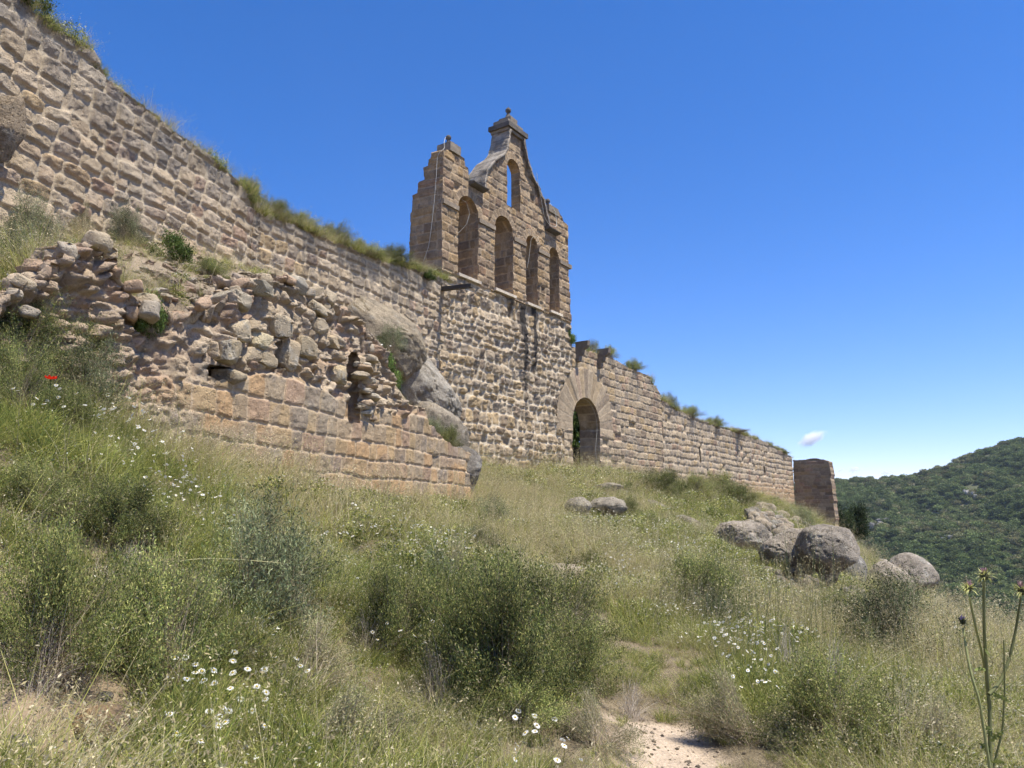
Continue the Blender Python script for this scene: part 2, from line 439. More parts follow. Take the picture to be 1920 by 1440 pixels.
def style_front(s, z):
    st = rect_stones(s, z, 37, ch=.33, cv=.3, w0=.24, w1=.55, irr=.06, joint=.026, rnd=.055, corner=.11)
    h, mort, r, idd = stone_relief(st, 37, s, z, protr=.075, tilt=.085, rough=.022, deep=.082, recess=.12)
    big = fbm(s*.8, z*.8, oct=3, seed=31)
    col = pal_pick(r[2], ['beige', 'pale', 'ochre', 'brown', 'grey'], [.42, .16, .22, .12, .08])*(.84+.3*r[3])[:, None]
    col = tint(col, sstep(.05, .5, big)*.45, (.22, .17, .12))
    col = tint(col, sstep(4.2, 2.3, z)*.35*(r[1] > .4), PAL['ochre'])
    sR = FR_s1
    strip = sstep(sR-2.3, sR-1.3, s); col = tint(col, strip*.4*(z > 3.4), (.27, .215, .155))
    col = tint(col, mort*.95, (.54, .455, .33))
    for q_, (pts_, w_) in enumerate(TAR):
        o_ = np.interp(-z, -pts_[:, 1], pts_[:, 0]); f_ = np.clip((pts_[0, 1]-z)/(pts_[0, 1]-pts_[-1, 1]), 0, 1)
        a_ = w_*(1-.75*f_)*(.7+.7*vnoise(z*2.3, z*0+q_, seed=97)) - np.abs(s-o_+.05*fbm(s*0+q_, z*2.5, oct=3, seed=98)) + .05*fbm(s*9, z*4, oct=3, seed=99)
        m_ = sstep(-.02, .03, a_)*(z < pts_[0, 1]+.05)*sstep(pts_[-1, 1]-.3, pts_[-1, 1]+.5, z+.5*fbm(s*8, z*3, seed=96)); col = tint(col, sstep(-.22, .0, a_)*(z < pts_[0, 1])*(z > pts_[-1, 1]-1)*.35, (.12, .10, .08)); col = tint(col, m_*.9, (.022, .021, .022)); h = h*(1-.6*m_)
    return h + .10*big + .05*fbm(s*2.3, z*2.3, seed=6), col
def style_gate(s, z):
    st = rect_stones(s, z, 53, ch=.34, cv=.16, w0=.32, w1=.75, irr=.022, joint=.015, rnd=.035, corner=.035)
    st, rm = ring_override(s, z, st, GATE_RINGS)
    h, mort, r, idd = stone_relief(st, 53, s, z, protr=.032, tilt=.028, rough=.012, deep=.042, recess=.09)
    col = pal_pick(r[2], ['beige', 'ochre', 'brown', 'grey', 'pink'], [.5, .16, .14, .1, .1])*(.8+.26*r[3])[:, None]
    col = tint(col, rm*.4, np.array((.36, .28, .19))*(.92+.16*r[0])[:, None])
    h = np.where(rm, h*.35+.012, h)
    col = tint(col, mort*np.where(rm, .7, .9), (.47, .375, .26))
    dk = sstep(.1, .45, fbm(s*.9, z*1.0, oct=4, seed=61)); col = tint(col, dk*.35, (.2, .155, .11))
    return h + .03*fbm(s*.7, z*.7, seed=8), col
def style_far(s, z):
    st = rect_stones(s, z, 67, ch=.36, cv=.2, w0=.30, w1=.6, irr=.035, joint=.022, rnd=.055, corner=.07)
    h, mort, r, idd = stone_relief(st, 67, s, z, protr=.05, tilt=.045, rough=.015, deep=.06, recess=.13)
    col = pal_pick(r[2], ['beige', 'pale', 'grey', 'ochre', 'pink'], [.44, .18, .18, .1, .1])*(.84+.28*r[3])[:, None]
    og = sstep(2.1, 1.1, z - .02*(s-26))*sstep(30, 36, s)
    col = tint(col, og*.6, (.40, .24, .13)); h = h*(1-.5*og)
    dk = sstep(.8, .1, np.interp(s, CF[:, 0], CF[:, 1])-z); col = tint(col, dk*.5, (.2, .175, .145))
    col = tint(col, mort*.85, (.49, .395, .28))
    return h + .04*fbm(s*.7, z*.7, seed=8), col
def style_tower(s, z):
    st = rect_stones(s, z, 71, ch=.27, cv=.15, w0=.35, w1=.8, irr=.02, joint=.01, rnd=.04, corner=.04)
    h, mort, r, idd = stone_relief(st, 71, s, z, protr=.03, tilt=.02, rough=.015, deep=.04, recess=.05)
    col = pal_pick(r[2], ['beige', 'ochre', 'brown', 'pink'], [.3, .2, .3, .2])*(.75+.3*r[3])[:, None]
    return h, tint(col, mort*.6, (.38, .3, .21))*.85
def style_belfry(s, z):
    st = rect_stones(s, z, 83, ch=.33, cv=.18, w0=.32, w1=.7, irr=.02, joint=.014, rnd=.035, corner=.035)
    st, rm = ring_override(s, z, st, BEL_RINGS)
    h, mort, r, idd = stone_relief(st, 83, s, z, protr=.04, tilt=.03, rough=.012, deep=.042, recess=.08)
    col = pal_pick(r[2], ['beige', 'brown', 'ochre', 'grey', 'pink'], [.4, .2, .16, .16, .08])*(.76+.28*r[3])[:, None]
    col = tint(col, rm*.6, np.array((.36, .285, .20))*(.9+.2*r[0])[:, None])
    dk = sstep(-.05, .4, fbm(s*1.0, z*.8, oct=4, seed=91)); col = tint(col, dk*.45, (.16, .13, .10))
    col = tint(col, sstep(.2, .5, fbm(s*1.7+4, z*1.7, oct=4, seed=93))*.4, (.40, .33, .24))
    col = tint(col, mort*.8, (.46, .375, .265))
    return np.where(rm, h*.5, h), col*np.array([.95, .885, .81])

TAR = [(PX([(983, 572), (984, 640), (986, 700), (988, 748)]), .16), (PX([(1002, 576), (1005, 620), (1004, 665), (1006, 706)]), .20), (PX([(958, 560), (962, 572), (966, 588)]), .15)]

# ------------------------------------------------------------------ the terrain
ruin_a = at(890, 905, 19.0)[:2]; ruin_b = at(330, 700, 9.3)[:2]
dr = (ruin_a-ruin_b); dr /= np.linalg.norm(dr); ruin_0 = ruin_b - dr*3.3
RW = Path([ruin_0, ruin_b, ruin_a])
print("RUIN", ruin_0, ruin_b, ruin_a, RW.s, "angle", math.degrees(RW.a[1]))
def G3(u, v, Y): return tuple(at(u, v, Y))
low_pts = [(0, 0, -1.6), (0, -4, -1.6), (1.2, 4, -1.62), (-1.5, 2, -1.25), (-3.5, 0, -.35), (-6, -4, .6), (-3, -8, -.8), (3, -8, -2.2), (3, 0, -2.0), (8, -6, -4.0), (8, 0, -3.4),
    G3(1230, 1310, 6.6), G3(1060, 1075, 14), G3(1000, 975, 20), G3(1098, 884, 31.5), G3(905, 880, 25.5), G3(870, 900, 22.5),
    G3(880, 945, 18.6), G3(600, 905, 13.2), G3(400, 870, 10.3), G3(250, 850, 8.6),
    G3(600, 1040, 9), G3(600, 1330, 5.2), G3(300, 1420, 4.2), G3(0, 1330, 4.1), G3(0, 1040, 5.2), G3(30, 830, 6.0), G3(-150, 900, 5.0), G3(-200, 600, 6.5), G3(40, 640, 7.2),
    G3(800, 1180, 8), G3(820, 1400, 5.4), G3(1000, 1230, 8), G3(1700, 1330, 7), G3(1900, 1440, 6.0), G3(1500, 1210, 10), G3(1300, 1110, 13.5), G3(1250, 990, 20), G3(1500, 1090, 21),
    G3(1390, 1010, 26), G3(1240, 920, 37), G3(1300, 925, 33), G3(1480, 962, 55), G3(1400, 950, 45), G3(1570, 1000, 52), G3(1640, 1080, 32), G3(1740, 1125, 32),
    G3(1790, 1165, 21), G3(1880, 1200, 14.5), G3(1960, 1225, 11), G3(1600, 1200, 12.5), G3(1700, 1130, 26),
    (17, 20, -8.0), (15, 13, -7.2), (14, 8, -6.2), (24, 30, -10.5), (27, 42, -11), (33, 58, -12), (12, 3, -5.2), (24, 66, -7), (30, 80, -16), (10, 90, -8),
    (-2, 36, 2.3), (-8, 30, 3.8), (-14, 20, 6), (-14, 8, 5.5), (2, 45, 2.2), (10, 60, 1.5), (-12, -2, 3.6), (-14, 40, 4), (-10, 75, 0)]
up_pts = [G3(330, 470, 13.3), G3(180, 470, 11.2), G3(250, 500, 10.2), G3(330, 585, 9.7), G3(450, 560, 12.6), G3(560, 545, 13.8), G3(480, 520, 15), G3(600, 575, 14.9), G3(660, 640, 16.3), G3(740, 765, 17.9), G3(790, 800, 18.4), G3(840, 862, 19.0), G3(760, 745, 20.0), G3(700, 660, 19.5),
    G3(870, 900, 20.6),  G3(905, 880, 25.5), G3(80, 520, 8.3), G3(-20, 500, 9.0), G3(-60, 600, 7.2), G3(-200, 600, 6.5), (-12, 6, 5.5), (-14, 20, 6), (-8, 30, 4.2), (-2, 36, 2.5), (-12, -2, 3.6), (-6, -2, 1.8)]
class TPS:
    def __init__(s, pts, lam=.03):
        p = np.array(pts, float); s.p = p[:, :2]; n = len(p)
        K_ = s.k(s.p, s.p) + lam*np.eye(n); Q = np.c_[np.ones(n), s.p]
        A = np.zeros((n+3, n+3)); A[:n, :n] = K_; A[:n, n:] = Q; A[n:, :n] = Q.T
        s.w = np.linalg.solve(A, np.concatenate([p[:, 2], np.zeros(3)]))
    def k(s, a, b):
        r = np.hypot(a[:, None, 0]-b[None, :, 0], a[:, None, 1]-b[None, :, 1]) + 1e-9
        return r*r*np.log(r)*.02
    def __call__(s, x, y):
        q = np.stack([np.ravel(x), np.ravel(y)], 1); out = np.zeros(len(q))
        for i in range(0, len(q), 40000):
            c = q[i:i+40000]; out[i:i+40000] = s.k(c, s.p)@s.w[:-3] + s.w[-3] + c@s.w[-2:]
        return out.reshape(np.shape(x))
t_low, t_up = TPS(low_pts, .2), TPS(up_pts, .02)
path_px = [(1330, 1500, 4.4), (1265, 1400, 5.6), (1235, 1320, 6.6), (1190, 1250, 7.9), (1120, 1150, 10.5), (1060, 1075, 14), (1010, 1000, 18), (1000, 960, 21), (1050, 910, 27), (1098, 886, 31)]
PATH = np.array([[0.9, 0.5], [1.1, 2.5]]+[list(G3(*p)[:2]) for p in path_px])
def ruin_dist(x, y):
    """metres behind the ruined wall's face (negative in front), and run along it"""
    a = RW.p[0]; d = RW.p[-1]-a; L = np.hypot(*d); d = d/L; n = np.array([d[1], -d[0]])
    rx, ry = x-a[0], y-a[1]
    return -(rx*n[0]+ry*n[1]), rx*d[0]+ry*d[1]
def G(x, y, noise=True):
    x = np.asarray(x, float); y = np.asarray(y, float)
    lo = t_low(x, y)
    b, s = ruin_dist(x, y)
    m = sstep(.15, .6, b)*sstep(RW.s[-1]+3.5, RW.s[-1]-.2, s)*sstep(-6, -2, s)
    m = m*(m > 0); need = m > 0
    z = lo
    if need.any():
        zu = np.zeros_like(lo); zu[need] = t_up(x[need], y[need]); z = lo*(1-m) + np.where(need, zu, 0)*m
    if noise:
        z = z + .10*fbm(x*.7, y*.7, oct=3, seed=2) + .035*fbm(x*3.1, y*3.1, oct=3, seed=4)
        pd = seg_sdf(np.stack([x.ravel(), y.ravel()], 1), PATH, False).reshape(x.shape)
        z = z - .05*sstep(.55, .2, pd)
    return z
def pathd(x, y): return seg_sdf(np.stack([np.ravel(x), np.ravel(y)], 1), PATH, False).reshape(np.shape(x))
def ghit(u, v, y0=2.0, y1=90.0):
    """point of the ground seen at picture point (u, v)"""
    Y = np.concatenate([np.arange(y0, 20, .04), np.arange(20, y1, .15)])
    P = at(np.full(len(Y), float(u)), np.full(len(Y), float(v)), Y)
    g = G(P[:, 0], P[:, 1]); k = np.nonzero(P[:, 2] < g)[0]
    i = k[0] if len(k) else len(Y)-1
    return np.array([P[i, 0], P[i, 1], g[i]])

M_SOIL, t_, b_ = new_mat("dry_soil")
N_, L_ = t_.nodes, t_.links
at_ = N_.new("ShaderNodeAttribute"); at_.attribute_name = "col"
tc_ = N_.new("ShaderNodeTexCoord")
n1_ = N_.new("ShaderNodeTexNoise"); n1_.inputs["Scale"].default_value = 3; n1_.inputs["Detail"].default_value = 10; n1_.inputs["Roughness"].default_value = .75
n2_ = N_.new("ShaderNodeTexNoise"); n2_.inputs["Scale"].default_value = 45; n2_.inputs["Detail"].default_value = 6
for n in (n1_, n2_): L_.new(tc_.outputs["Object"], n.inputs["Vector"])
mr_ = N_.new("ShaderNodeMapRange"); mr_.inputs[1].default_value = .3; mr_.inputs[2].default_value = .7; mr_.inputs[3].default_value = .7; mr_.inputs[4].default_value = 1.25; L_.new(n1_.outputs["Fac"], mr_.inputs[0])
mr2_ = N_.new("ShaderNodeMapRange"); mr2_.inputs[1].default_value = .3; mr2_.inputs[2].default_value = .7; mr2_.inputs[3].default_value = .75; mr2_.inputs[4].default_value = 1.2; L_.new(n2_.outputs["Fac"], mr2_.inputs[0])
mm_ = N_.new("ShaderNodeMath"); mm_.operation = 'MULTIPLY'; L_.new(mr_.outputs[0], mm_.inputs[0]); L_.new(mr2_.outputs[0], mm_.inputs[1])
vm_ = N_.new("ShaderNodeVectorMath"); vm_.operation = 'SCALE'; L_.new(at_.outputs["Color"], vm_.inputs[0]); L_.new(mm_.outputs[0], vm_.inputs["Scale"]); L_.new(vm_.outputs[0], b_.inputs["Base Color"])
b_.inputs["Roughness"].default_value = 1; b_.inputs["Specular IOR Level"].default_value = .1
bp_ = N_.new("ShaderNodeBump"); bp_.inputs["Strength"].default_value = .8; bp_.inputs["Distance"].default_value = .03; L_.new(n2_.outputs["Fac"], bp_.inputs["Height"]); L_.new(bp_.outputs[0], b_.inputs["Normal"])

xs = np.concatenate([np.arange(-40, -12, 1.0), np.arange(-12, 16, .11), np.arange(16, 45, .6)])
ys = np.concatenate([np.arange(-25, -1, 1.0), np.arange(-1, 12, .08), np.arange(12, 35, .16), np.arange(35, 62, .35), np.arange(62, 121, 2.0)])
GX, GY = np.meshgrid(xs, ys)
GZ = G(GX, GY)
far = np.maximum(sstep(12, 40, np.abs(GX+2)-0)*0, 0)
edge = np.maximum(sstep(70, 120, GY), sstep(22, 45, GX)); GZ = GZ - 45*edge**1.5
i, j = np.meshgrid(np.arange(len(ys)-1), np.arange(len(xs)-1), indexing='ij'); nx = len(xs)
Fg = np.stack([(i*nx+j).ravel(), (i*nx+j+1).ravel(), ((i+1)*nx+j+1).ravel(), ((i+1)*nx+j).ravel()], 1)
pd = pathd(GX, GY)
soil = np.broadcast_to(np.array((.17, .135, .085)), GX.shape+(3,)).copy()
dry = sstep(-.1, .4, fbm(GX*.8, GY*.8, oct=4, seed=12))
soil = tint(soil, dry*.5, (.27, .21, .14))
pm = sstep(.47, .25, pd + .14*fbm(GX*3, GY*3, seed=14)+.07*fbm(GX*9, GY*9, seed=15))*sstep(6.8, 6.4, GY)
soil = tint(soil, pm, (.46, .36, .26))
bd, bs = ruin_dist(GX, GY)
tm = sstep(.2, .8, bd)*(bs < RW.s[-1]+2)*(bs > -3); soil = tint(soil, tm*.7, (.30, .235, .165))
lf = ghit(60, 1340); lm = sstep(.72, .35, np.hypot(GX-lf[0], (GY-lf[1])*.9)+.3*fbm(GX*3, GY*3, seed=18)); soil = tint(soil, lm, (.26, .195, .125))
obj("ground", mesh("ground", np.stack([GX.ravel(), GY.ravel(), GZ.ravel()], 1), Fg, soil.reshape(-1, 3), True, M_SOIL), kind="structure")

# ------------------------------------------------------------------ walls as things
def wpoly(px_top, s0, s1, zb0, zb1, path=W):
    t = PX(px_top, path) if not isinstance(px_top, np.ndarray) else px_top
    return np.concatenate([[[s0, zb0]], [[s1, zb1]], t[::-1]])
sK, sJ, sE = W.s[1], W.s[2], W.s[3]
def ref(path, s, z): return path.w(np.array([s]), np.array([z]))[0]
def zbase(s, path=W, d=.6):
    p = path.w(np.array([s]), np.array([0.]))[0]; n = path.nrm(np.array([s]))[0]
    return float(G(p[0]+n[0]*d, p[1]+n[1]*d))
CL[:, 0] = np.minimum(CL[:, 0], sK-.02)
carved("curtain_wall", W, wpoly(CL, CL[0, 0], sK-.02, 2.0, 3.0), [], .021, style_left, thick=.9, ragged=.035, mat=M_WALL,
       label="tall rubble curtain wall of coursed sandstone filling the upper left, weeds along its crest", cat="stone wall", origin=ref(W, sK-5, 3))
CM[0, 0] = sK-.3; CM[-1, 0] = sJ+.3
carved("curtain_wall", W, wpoly(CM, sK-.3, sJ+.3, 1.8, 1.2), [], .025, style_mid, thick=.9, ragged=.03, mat=M_WALL,
       label="lower stretch of rubble wall between the tall left wall and the belfry, shrubs on its top", cat="stone wall", origin=ref(W, sJ-4, 3))
# church front below the belfry
FR_s1 = W.hit(1072, 600)[0]
zSill = 7.95
BEL_RINGS = []; GATE_RINGS = []
_dl, _dr = W.hit(1074.5, 830)[0], W.hit(1125.5, 830)[0]; _dc = (_dl+_dr)/2; _sp = W.hit(1097, 745)[1]-(_dr-_dl)/2; R_OUT = 2.45
_a = np.linspace(math.pi, math.acos((FR_s1-_dc)/R_OUT), 14)
ARC = np.stack([_dc+R_OUT*np.cos(_a), _sp+R_OUT*np.sin(_a)], 1)
JL = ARC[0, 0]+.55
NOTCH = np.concatenate([[[JL, .6], [JL, _sp-.35], [ARC[0, 0], _sp-.35]], ARC])
front_out = np.concatenate([[[sJ-.02, 1.0]], NOTCH, [[FR_s1, zSill], [sJ, zSill]]])
fr = obj("church_front", None, loc=ref(W, (sJ+FR_s1)/2, 1.7), label="tall bulging rubble wall under the belfry, streaked by black tar runs", cat="church wall")
fo = np.array(fr.location)
def part(name, me, par, **k):
    o = obj(name, me, par, **k); return o
carved("rubble_face", W, front_out, [], .03, style_front, thick=1.2, ragged=.0, mat=M_WALL, parent=fr, origin=fo)

# belfry ------------------------------------------------------------
def S(u, v): return W.hit(u, v)
def arch_px(ul, ur, ua, va, ub, vb):
    s0 = S(ul, (va+vb)/2)[0]; s1 = S(ur, (va+vb)/2)[0]; zt = S(ua, va)[1]; zb = S(ub, vb)[1]
    return s0, s1, zb, zt
A1 = arch_px(859, 897, 876, 367, 880, 521); A2 = arch_px(928, 962.5, 944, 404.5, 945, 547)
A3 = arch_px(986.7, 1008.7, 997, 442, 998, 571); A4 = arch_px(1030.5, 1049, 1038.5, 464, 1042, 586); A5 = arch_px(951.2, 975.5, 961.5, 298, 965, 392)
print("ARCHES", A1, A2, A3, A4, A5)
arches = [A1, A2, A3, A4, A5]
for a in arches:
    r = (a[1]-a[0])/2; BEL_RINGS.append(((a[0]+a[1])/2, a[3]-r, r, r+.28, 11, 0.02))
volL_px = [(906, 358), (906.5, 340), (912, 320), (925, 303), (940, 293.5), (946.5, 285), (951, 262), (953.5, 246)]
volR_px = [(979, 262), (982, 285), (988, 310), (997, 334), (1008, 355), (1016, 378), (1022, 405), (1026.5, 424)]
VL = PX(volL_px); VR = PX(volR_px)
out_px = [(829, 400), (831, 325), (830.7, 281), (846, 281), (846, 264), (861, 274), (861, 290), (871.5, 297), (873, 311), (878.5, 314), (879.5, 341)]
out = [(sJ+.0, zSill-.05), (FR_s1, zSill-.05)]
rp_px = [(1066, 505), (1065.5, 424), (1058, 416), (1052, 404), (1045, 391), (1043, 392), (1027, 392), (1026.5, 424)]
OUT = np.concatenate([np.array([[sJ, zSill-.03], [FR_s1, zSill-.03]]), PX(rp_px), VR[::-1], VL[::-1], PX(out_px)[::-1]])
# small fix: the shaft edges stay plumb
print("BELFRY outline", np.round(OUT, 2).tolist())
bel = obj("belfry", None, loc=ref(W, (sJ+FR_s1)/2, zSill), label="sandstone belfry gable with five arched bell openings and curved shoulders against the sky", cat="belfry")
bo = np.array(bel.location)
zt_ = [S(829, y)[1] for y in (440, 385, 350, 326, 303, 290, 270)]
sP = S(868, 300)[0]
def T_bel(s, z):
    s = np.asarray(s, float); z = np.asarray(z, float)
    T = np.full(np.shape(z), 1.34)
    for zz, tv in zip(zt_, (1.30, 1.24, 1.02, .80, .62, .50, .45)): T = np.where(z > zz, tv, T)
    T = T + .05*np.round(fbm(z*4+1, z*0+.5, oct=2, seed=5)*2)/2
    Tm = np.where(z > A5[2]-.2, .42, 1.0)
    k = sstep(A1[0]-.05, A1[0]+.0, s)
    return np.where(k > .5, np.minimum(Tm, 1.1), T)
carved("bell_wall", W, OUT, [arch_poly(a[0], a[1], a[2], a[3]) for a in arches], .03, style_belfry, thick=T_bel, back='full', mat=M_ASH, parent=bel, ragged=.012, hole_rag=.006, origin=bo, rag_scale=5, rev_step=.04)
for o in bel.children: pass

def jitter_box(mb, P8, col, sub=4, amp=.01, seed=0):
    """box from 8 corners (bottom 4 ccw, top 4 ccw) subdivided and roughened"""
    P8 = np.asarray(P8, float)
    faces = [(0, 3, 2, 1), (4, 5, 6, 7), (0, 1, 5, 4), (1, 2, 6, 5), (2, 3, 7, 6), (3, 0, 4, 7)]
    t = np.linspace(0, 1, sub+1); a, b = np.meshgrid(t, t)
    for k, f in enumerate(faces):
        p = P8[list(f)]
        V = ((1-a)*(1-b))[..., None]*p[0]+(a*(1-b))[..., None]*p[1]+(a*b)[..., None]*p[2]+((1-a)*b)[..., None]*p[3]
        V = V.reshape(-1, 3)
        cen = P8.mean(0); n = fbm(V[:, 0]*5, V[:, 1]*5, V[:, 2]*5, oct=3, seed=seed)
        V = V + (V-cen)/np.linalg.norm(V-cen, axis=1)[:, None]*(n*amp*2)[:, None]
        i, j = np.meshgrid(np.arange(sub), np.arange(sub), indexing='ij'); q = (i*(sub+1)+j).ravel()
        cc = np.asarray(col)*(1+.35*fbm(V[:, 0]*3, V[:, 1]*3, V[:, 2]*3, oct=3, seed=seed+2))[:, None]
        mb.add(V, np.stack([q, q+1, q+sub+2, q+sub+1], 1), col=cc)
def wbox(mb, s0, s1, z0, z1, o0, o1, col, sub=4, amp=.008, seed=0, path=W, z0b=None, z1b=None):
    z0b = z0 if z0b is None else z0b; z1b = z1 if z1b is None else z1b
    s_ = np.array([s0, s1, s1, s0]*2); z_ = np.array([z0, z0b, z0b, z0, z1, z1b, z1b, z1]); o_ = np.array([o1, o1, o0, o0]*2)
    jitter_box(mb, path.w(s_, z_, o_), col, sub, amp, seed)
def ribbon(mb, pts, th, o_front, o_back, col, n=150, nd=18, amp=.012, seed=0):
    pts = np.asarray(pts); d = np.hypot(*np.diff(pts, axis=0).T); c = np.concatenate([[0], np.cumsum(d)]); t = np.linspace(0, c[-1], n)
    P = np.stack([np.interp(t, c, pts[:, 0]), np.interp(t, c, pts[:, 1])], 1)
    for _ in range(3): P[1:-1] = (P[:-2]+2*P[1:-1]+P[2:])/4
    tg = np.gradient(P, axis=0); tg /= np.hypot(*tg.T)[:, None]; nn = np.stack([-tg[:, 1], tg[:, 0]], 1)
    prof = []
    for k in np.linspace(0, 1, nd): prof.append((0, o_front+(o_back-o_front)*k))
    for k in np.linspace(0, 1, 4): prof.append((th*k, o_back))
    for k in np.linspace(0, 1, nd): prof.append((th, o_back+(o_front-o_back)*k))
    for k in np.linspace(1, 0, 4)[:-1]: prof.append((th*k, o_front))
    prof = np.array(prof); m = len(prof); V = []
    for a, o in prof:
        q = P+nn*a; V.append(W.w(q[:, 0], q[:, 1], np.full(n, o)))
    V = np.stack(V, 1).reshape(-1, 3)
    nz_ = fbm(V[:, 0]*4, V[:, 1]*4, V[:, 2]*4, oct=4, seed=seed); V = V + nz_[:, None]*amp*4 + .02*fbm(V[:, 0]*14, V[:, 1]*14, V[:, 2]*14, oct=3, seed=seed+5)[:, None]
    i, j = np.meshgrid(np.arange(n-1), np.arange(m), indexing='ij'); j2 = (j+1) % m
    F = np.stack([(i*m+j).ravel(), (i*m+j2).ravel(), ((i+1)*m+j2).ravel(), ((i+1)*m+j).ravel()], 1)
    cc = np.asarray(col)*(1+.8*nz_)[:, None]; cc = tint(cc, sstep(.1, .45, fbm(V[:, 0]*3, V[:, 1]*3, V[:, 2]*3, oct=4, seed=seed+9))*.6, (.34, .31, .26))
    tj = np.repeat(t, m)+.03*fbm(V[:, 0]*5, V[:, 1]*5, V[:, 2]*5, seed=3); jn = np.abs((tj/.42) % 1-.5)*.42; cc = tint(cc, sstep(.022, .008, jn)*.7, (.07, .06, .05))
    mb.add(V, F, col=cc)
    ends = np.stack([np.arange(m), (n-1)*m+np.arange(m)])
    for e in ends:
        mb.add(V[e], None, np.array([(0, k, k+1) for k in range(1, m-1)]), col=col)
dkst = (.13, .115, .098); midst = (.24, .20, .15)
mb = MB(); ribbon(mb, VL, .08, .15, -.72, (.25, .215, .17), seed=3); o = obj("curved_coping", mb.mesh("curved_coping", M_ASH, off=bo), bel)
mb = MB(); ribbon(mb, VR[::-1], .08, .15, -.72, (.17, .145, .12), seed=4); o = obj("curved_coping", mb.mesh("curved_coping", M_ASH, off=bo), bel)
for o in bel.children:
    if o.name.startswith("curved"): pass
# volute ends: little projecting shelf rolls
def roll(s0, s1, z, o_front, o_back, r, col):
    mb = MB(); n = 14; a = np.linspace(0, 2*math.pi, n, endpoint=False)
    ss = np.linspace(s0, s1, 8)
    V = []
    for q in ss: V.append(W.w(np.full(n, q), z+r*np.sin(a), (o_front+o_back)/2+np.cos(a)*(o_front-o_back)/2))
    V = np.concatenate(V); V = V+.01*fbm(V[:, 0]*6, V[:, 1]*6, V[:, 2]*6, seed=2)[:, None]
    i, j = np.meshgrid(np.arange(len(ss)-1), np.arange(n), indexing='ij')
    F = np.stack([(i*n+j).ravel(), (i*n+(j+1) % n).ravel(), ((i+1)*n+(j+1) % n).ravel(), ((i+1)*n+j).ravel()], 1)
    mb.add(V, F, col=col)
    for b in (0, (len(ss)-1)*n): mb.add(V[b:b+n], None, np.array([(0, k, k+1) for k in range(1, n-1)]), col=col)
    return mb
a_ = S(880, 345); b_2 = S(906, 359)
mb = roll(a_[0]-.02, b_2[0]+.02, b_2[1]+.02, .27, -.75, .09, dkst); obj("scroll_shelf", mb.mesh("scroll_shelf", M_ASH, off=bo), bel)
a_ = S(1022, 432); b_2 = S(1043, 437)
mb = roll(a_[0], b_2[0], (a_[1]+b_2[1])/2+.02, .27, -.75, .09, dkst); obj("scroll_shelf", mb.mesh("scroll_shelf", M_ASH, off=bo), bel)
# cap of the gable
c0 = S(951, 246); c1 = S(980, 262)
mb = MB(); zc = (c0[1]+c1[1])/2
wbox(mb, c0[0]-.04, c1[0]+.05, zc-.02, zc+.10, .08, -.74, midst, seed=1)
wbox(mb, c0[0]-.13, c1[0]+.13, zc+.102, zc+.28, .17, -.80, dkst, seed=2)
obj("cap_slab", mb.mesh("cap_slab", M_ASH, False, bo), bel)
cm_ = (c0[0]+c1[0])/2
mb = MB(); wbox(mb, c0[0]+.02, c1[0]-.02, zc+.282, zc+.50, .03, -.66, midst, seed=3); wbox(mb, cm_-.24, cm_+.24, zc+.502, zc+.74, -.05, -.6, midst, seed=4)
obj("cap_pedestal", mb.mesh("cap_pedestal", M_ASH, False, bo), bel)
def finial(s, z, off, r=.11, h=.30, col=dkst, tip=True):
    mb = MB(); prof = [(r*1.6, 0), (r*1.25, h*.25), (r*.75, h*.6), (r*.5, h*.9), (r*.55, h)]
    for k in range(0, 11): a = -math.pi/2+.5+(math.pi-.5)*k/10; prof.append((max(r*math.cos(a), .002), h+r*.85+r*math.sin(a)))
    if tip: prof += [(.012, h+r*1.9), (.016, h+r*2.2), (.001, h+r*2.5)]
    n = 18; an = np.linspace(0, 2*math.pi, n, endpoint=False); c = W.w(np.array([s]), np.array([z]), off)[0]
    V = np.array([[c[0]+p*math.cos(q), c[1]+p*math.sin(q), c[2]+hh] for p, hh in prof for q in an])
    i, j = np.meshgrid(np.arange(len(prof)-1), np.arange(n), indexing='ij')
    F = np.stack([(i*n+j).ravel(), (i*n+(j+1) % n).ravel(), ((i+1)*n+(j+1) % n).ravel(), ((i+1)*n+j).ravel()], 1)
    mb.add(V, F, col=col); return mb
zf = zc+.74
mb = finial(cm_, zf, -.32, .115, .30); obj("ball_finial", mb.mesh("ball_finial", M_ASH, off=bo), bel)
p = S(843, 281); q = S(860, 290)
mb = MB(); wbox(mb, p[0]-.03, q[0]+.05, p[1]-.02, p[1]+.30, .06, -.52, midst, seed=5); obj("pier_cap", mb.mesh("pier_cap", M_ASH, False, bo), bel)
mb = finial((p[0]+q[0])/2-.05, p[1]+.30, -.22, .10, .2, tip=False); obj("ball_finial", mb.mesh("ball_finial", M_ASH, off=bo), bel)
p = S(1028, 400); q = S(1044, 402)
mb = MB(); wbox(mb, p[0]-.03, q[0]+.05, (p[1]+q[1])/2, (p[1]+q[1])/2+.3, .06, -.55, midst, seed=6); obj("pier_cap", mb.mesh("pier_cap", M_ASH, False, bo), bel)
mb = finial((p[0]+q[0])/2+.02, (p[1]+q[1])/2+.3, -.25, .11, .22, tip=False); obj("ball_finial", mb.mesh("ball_finial", M_ASH, off=bo), bel)
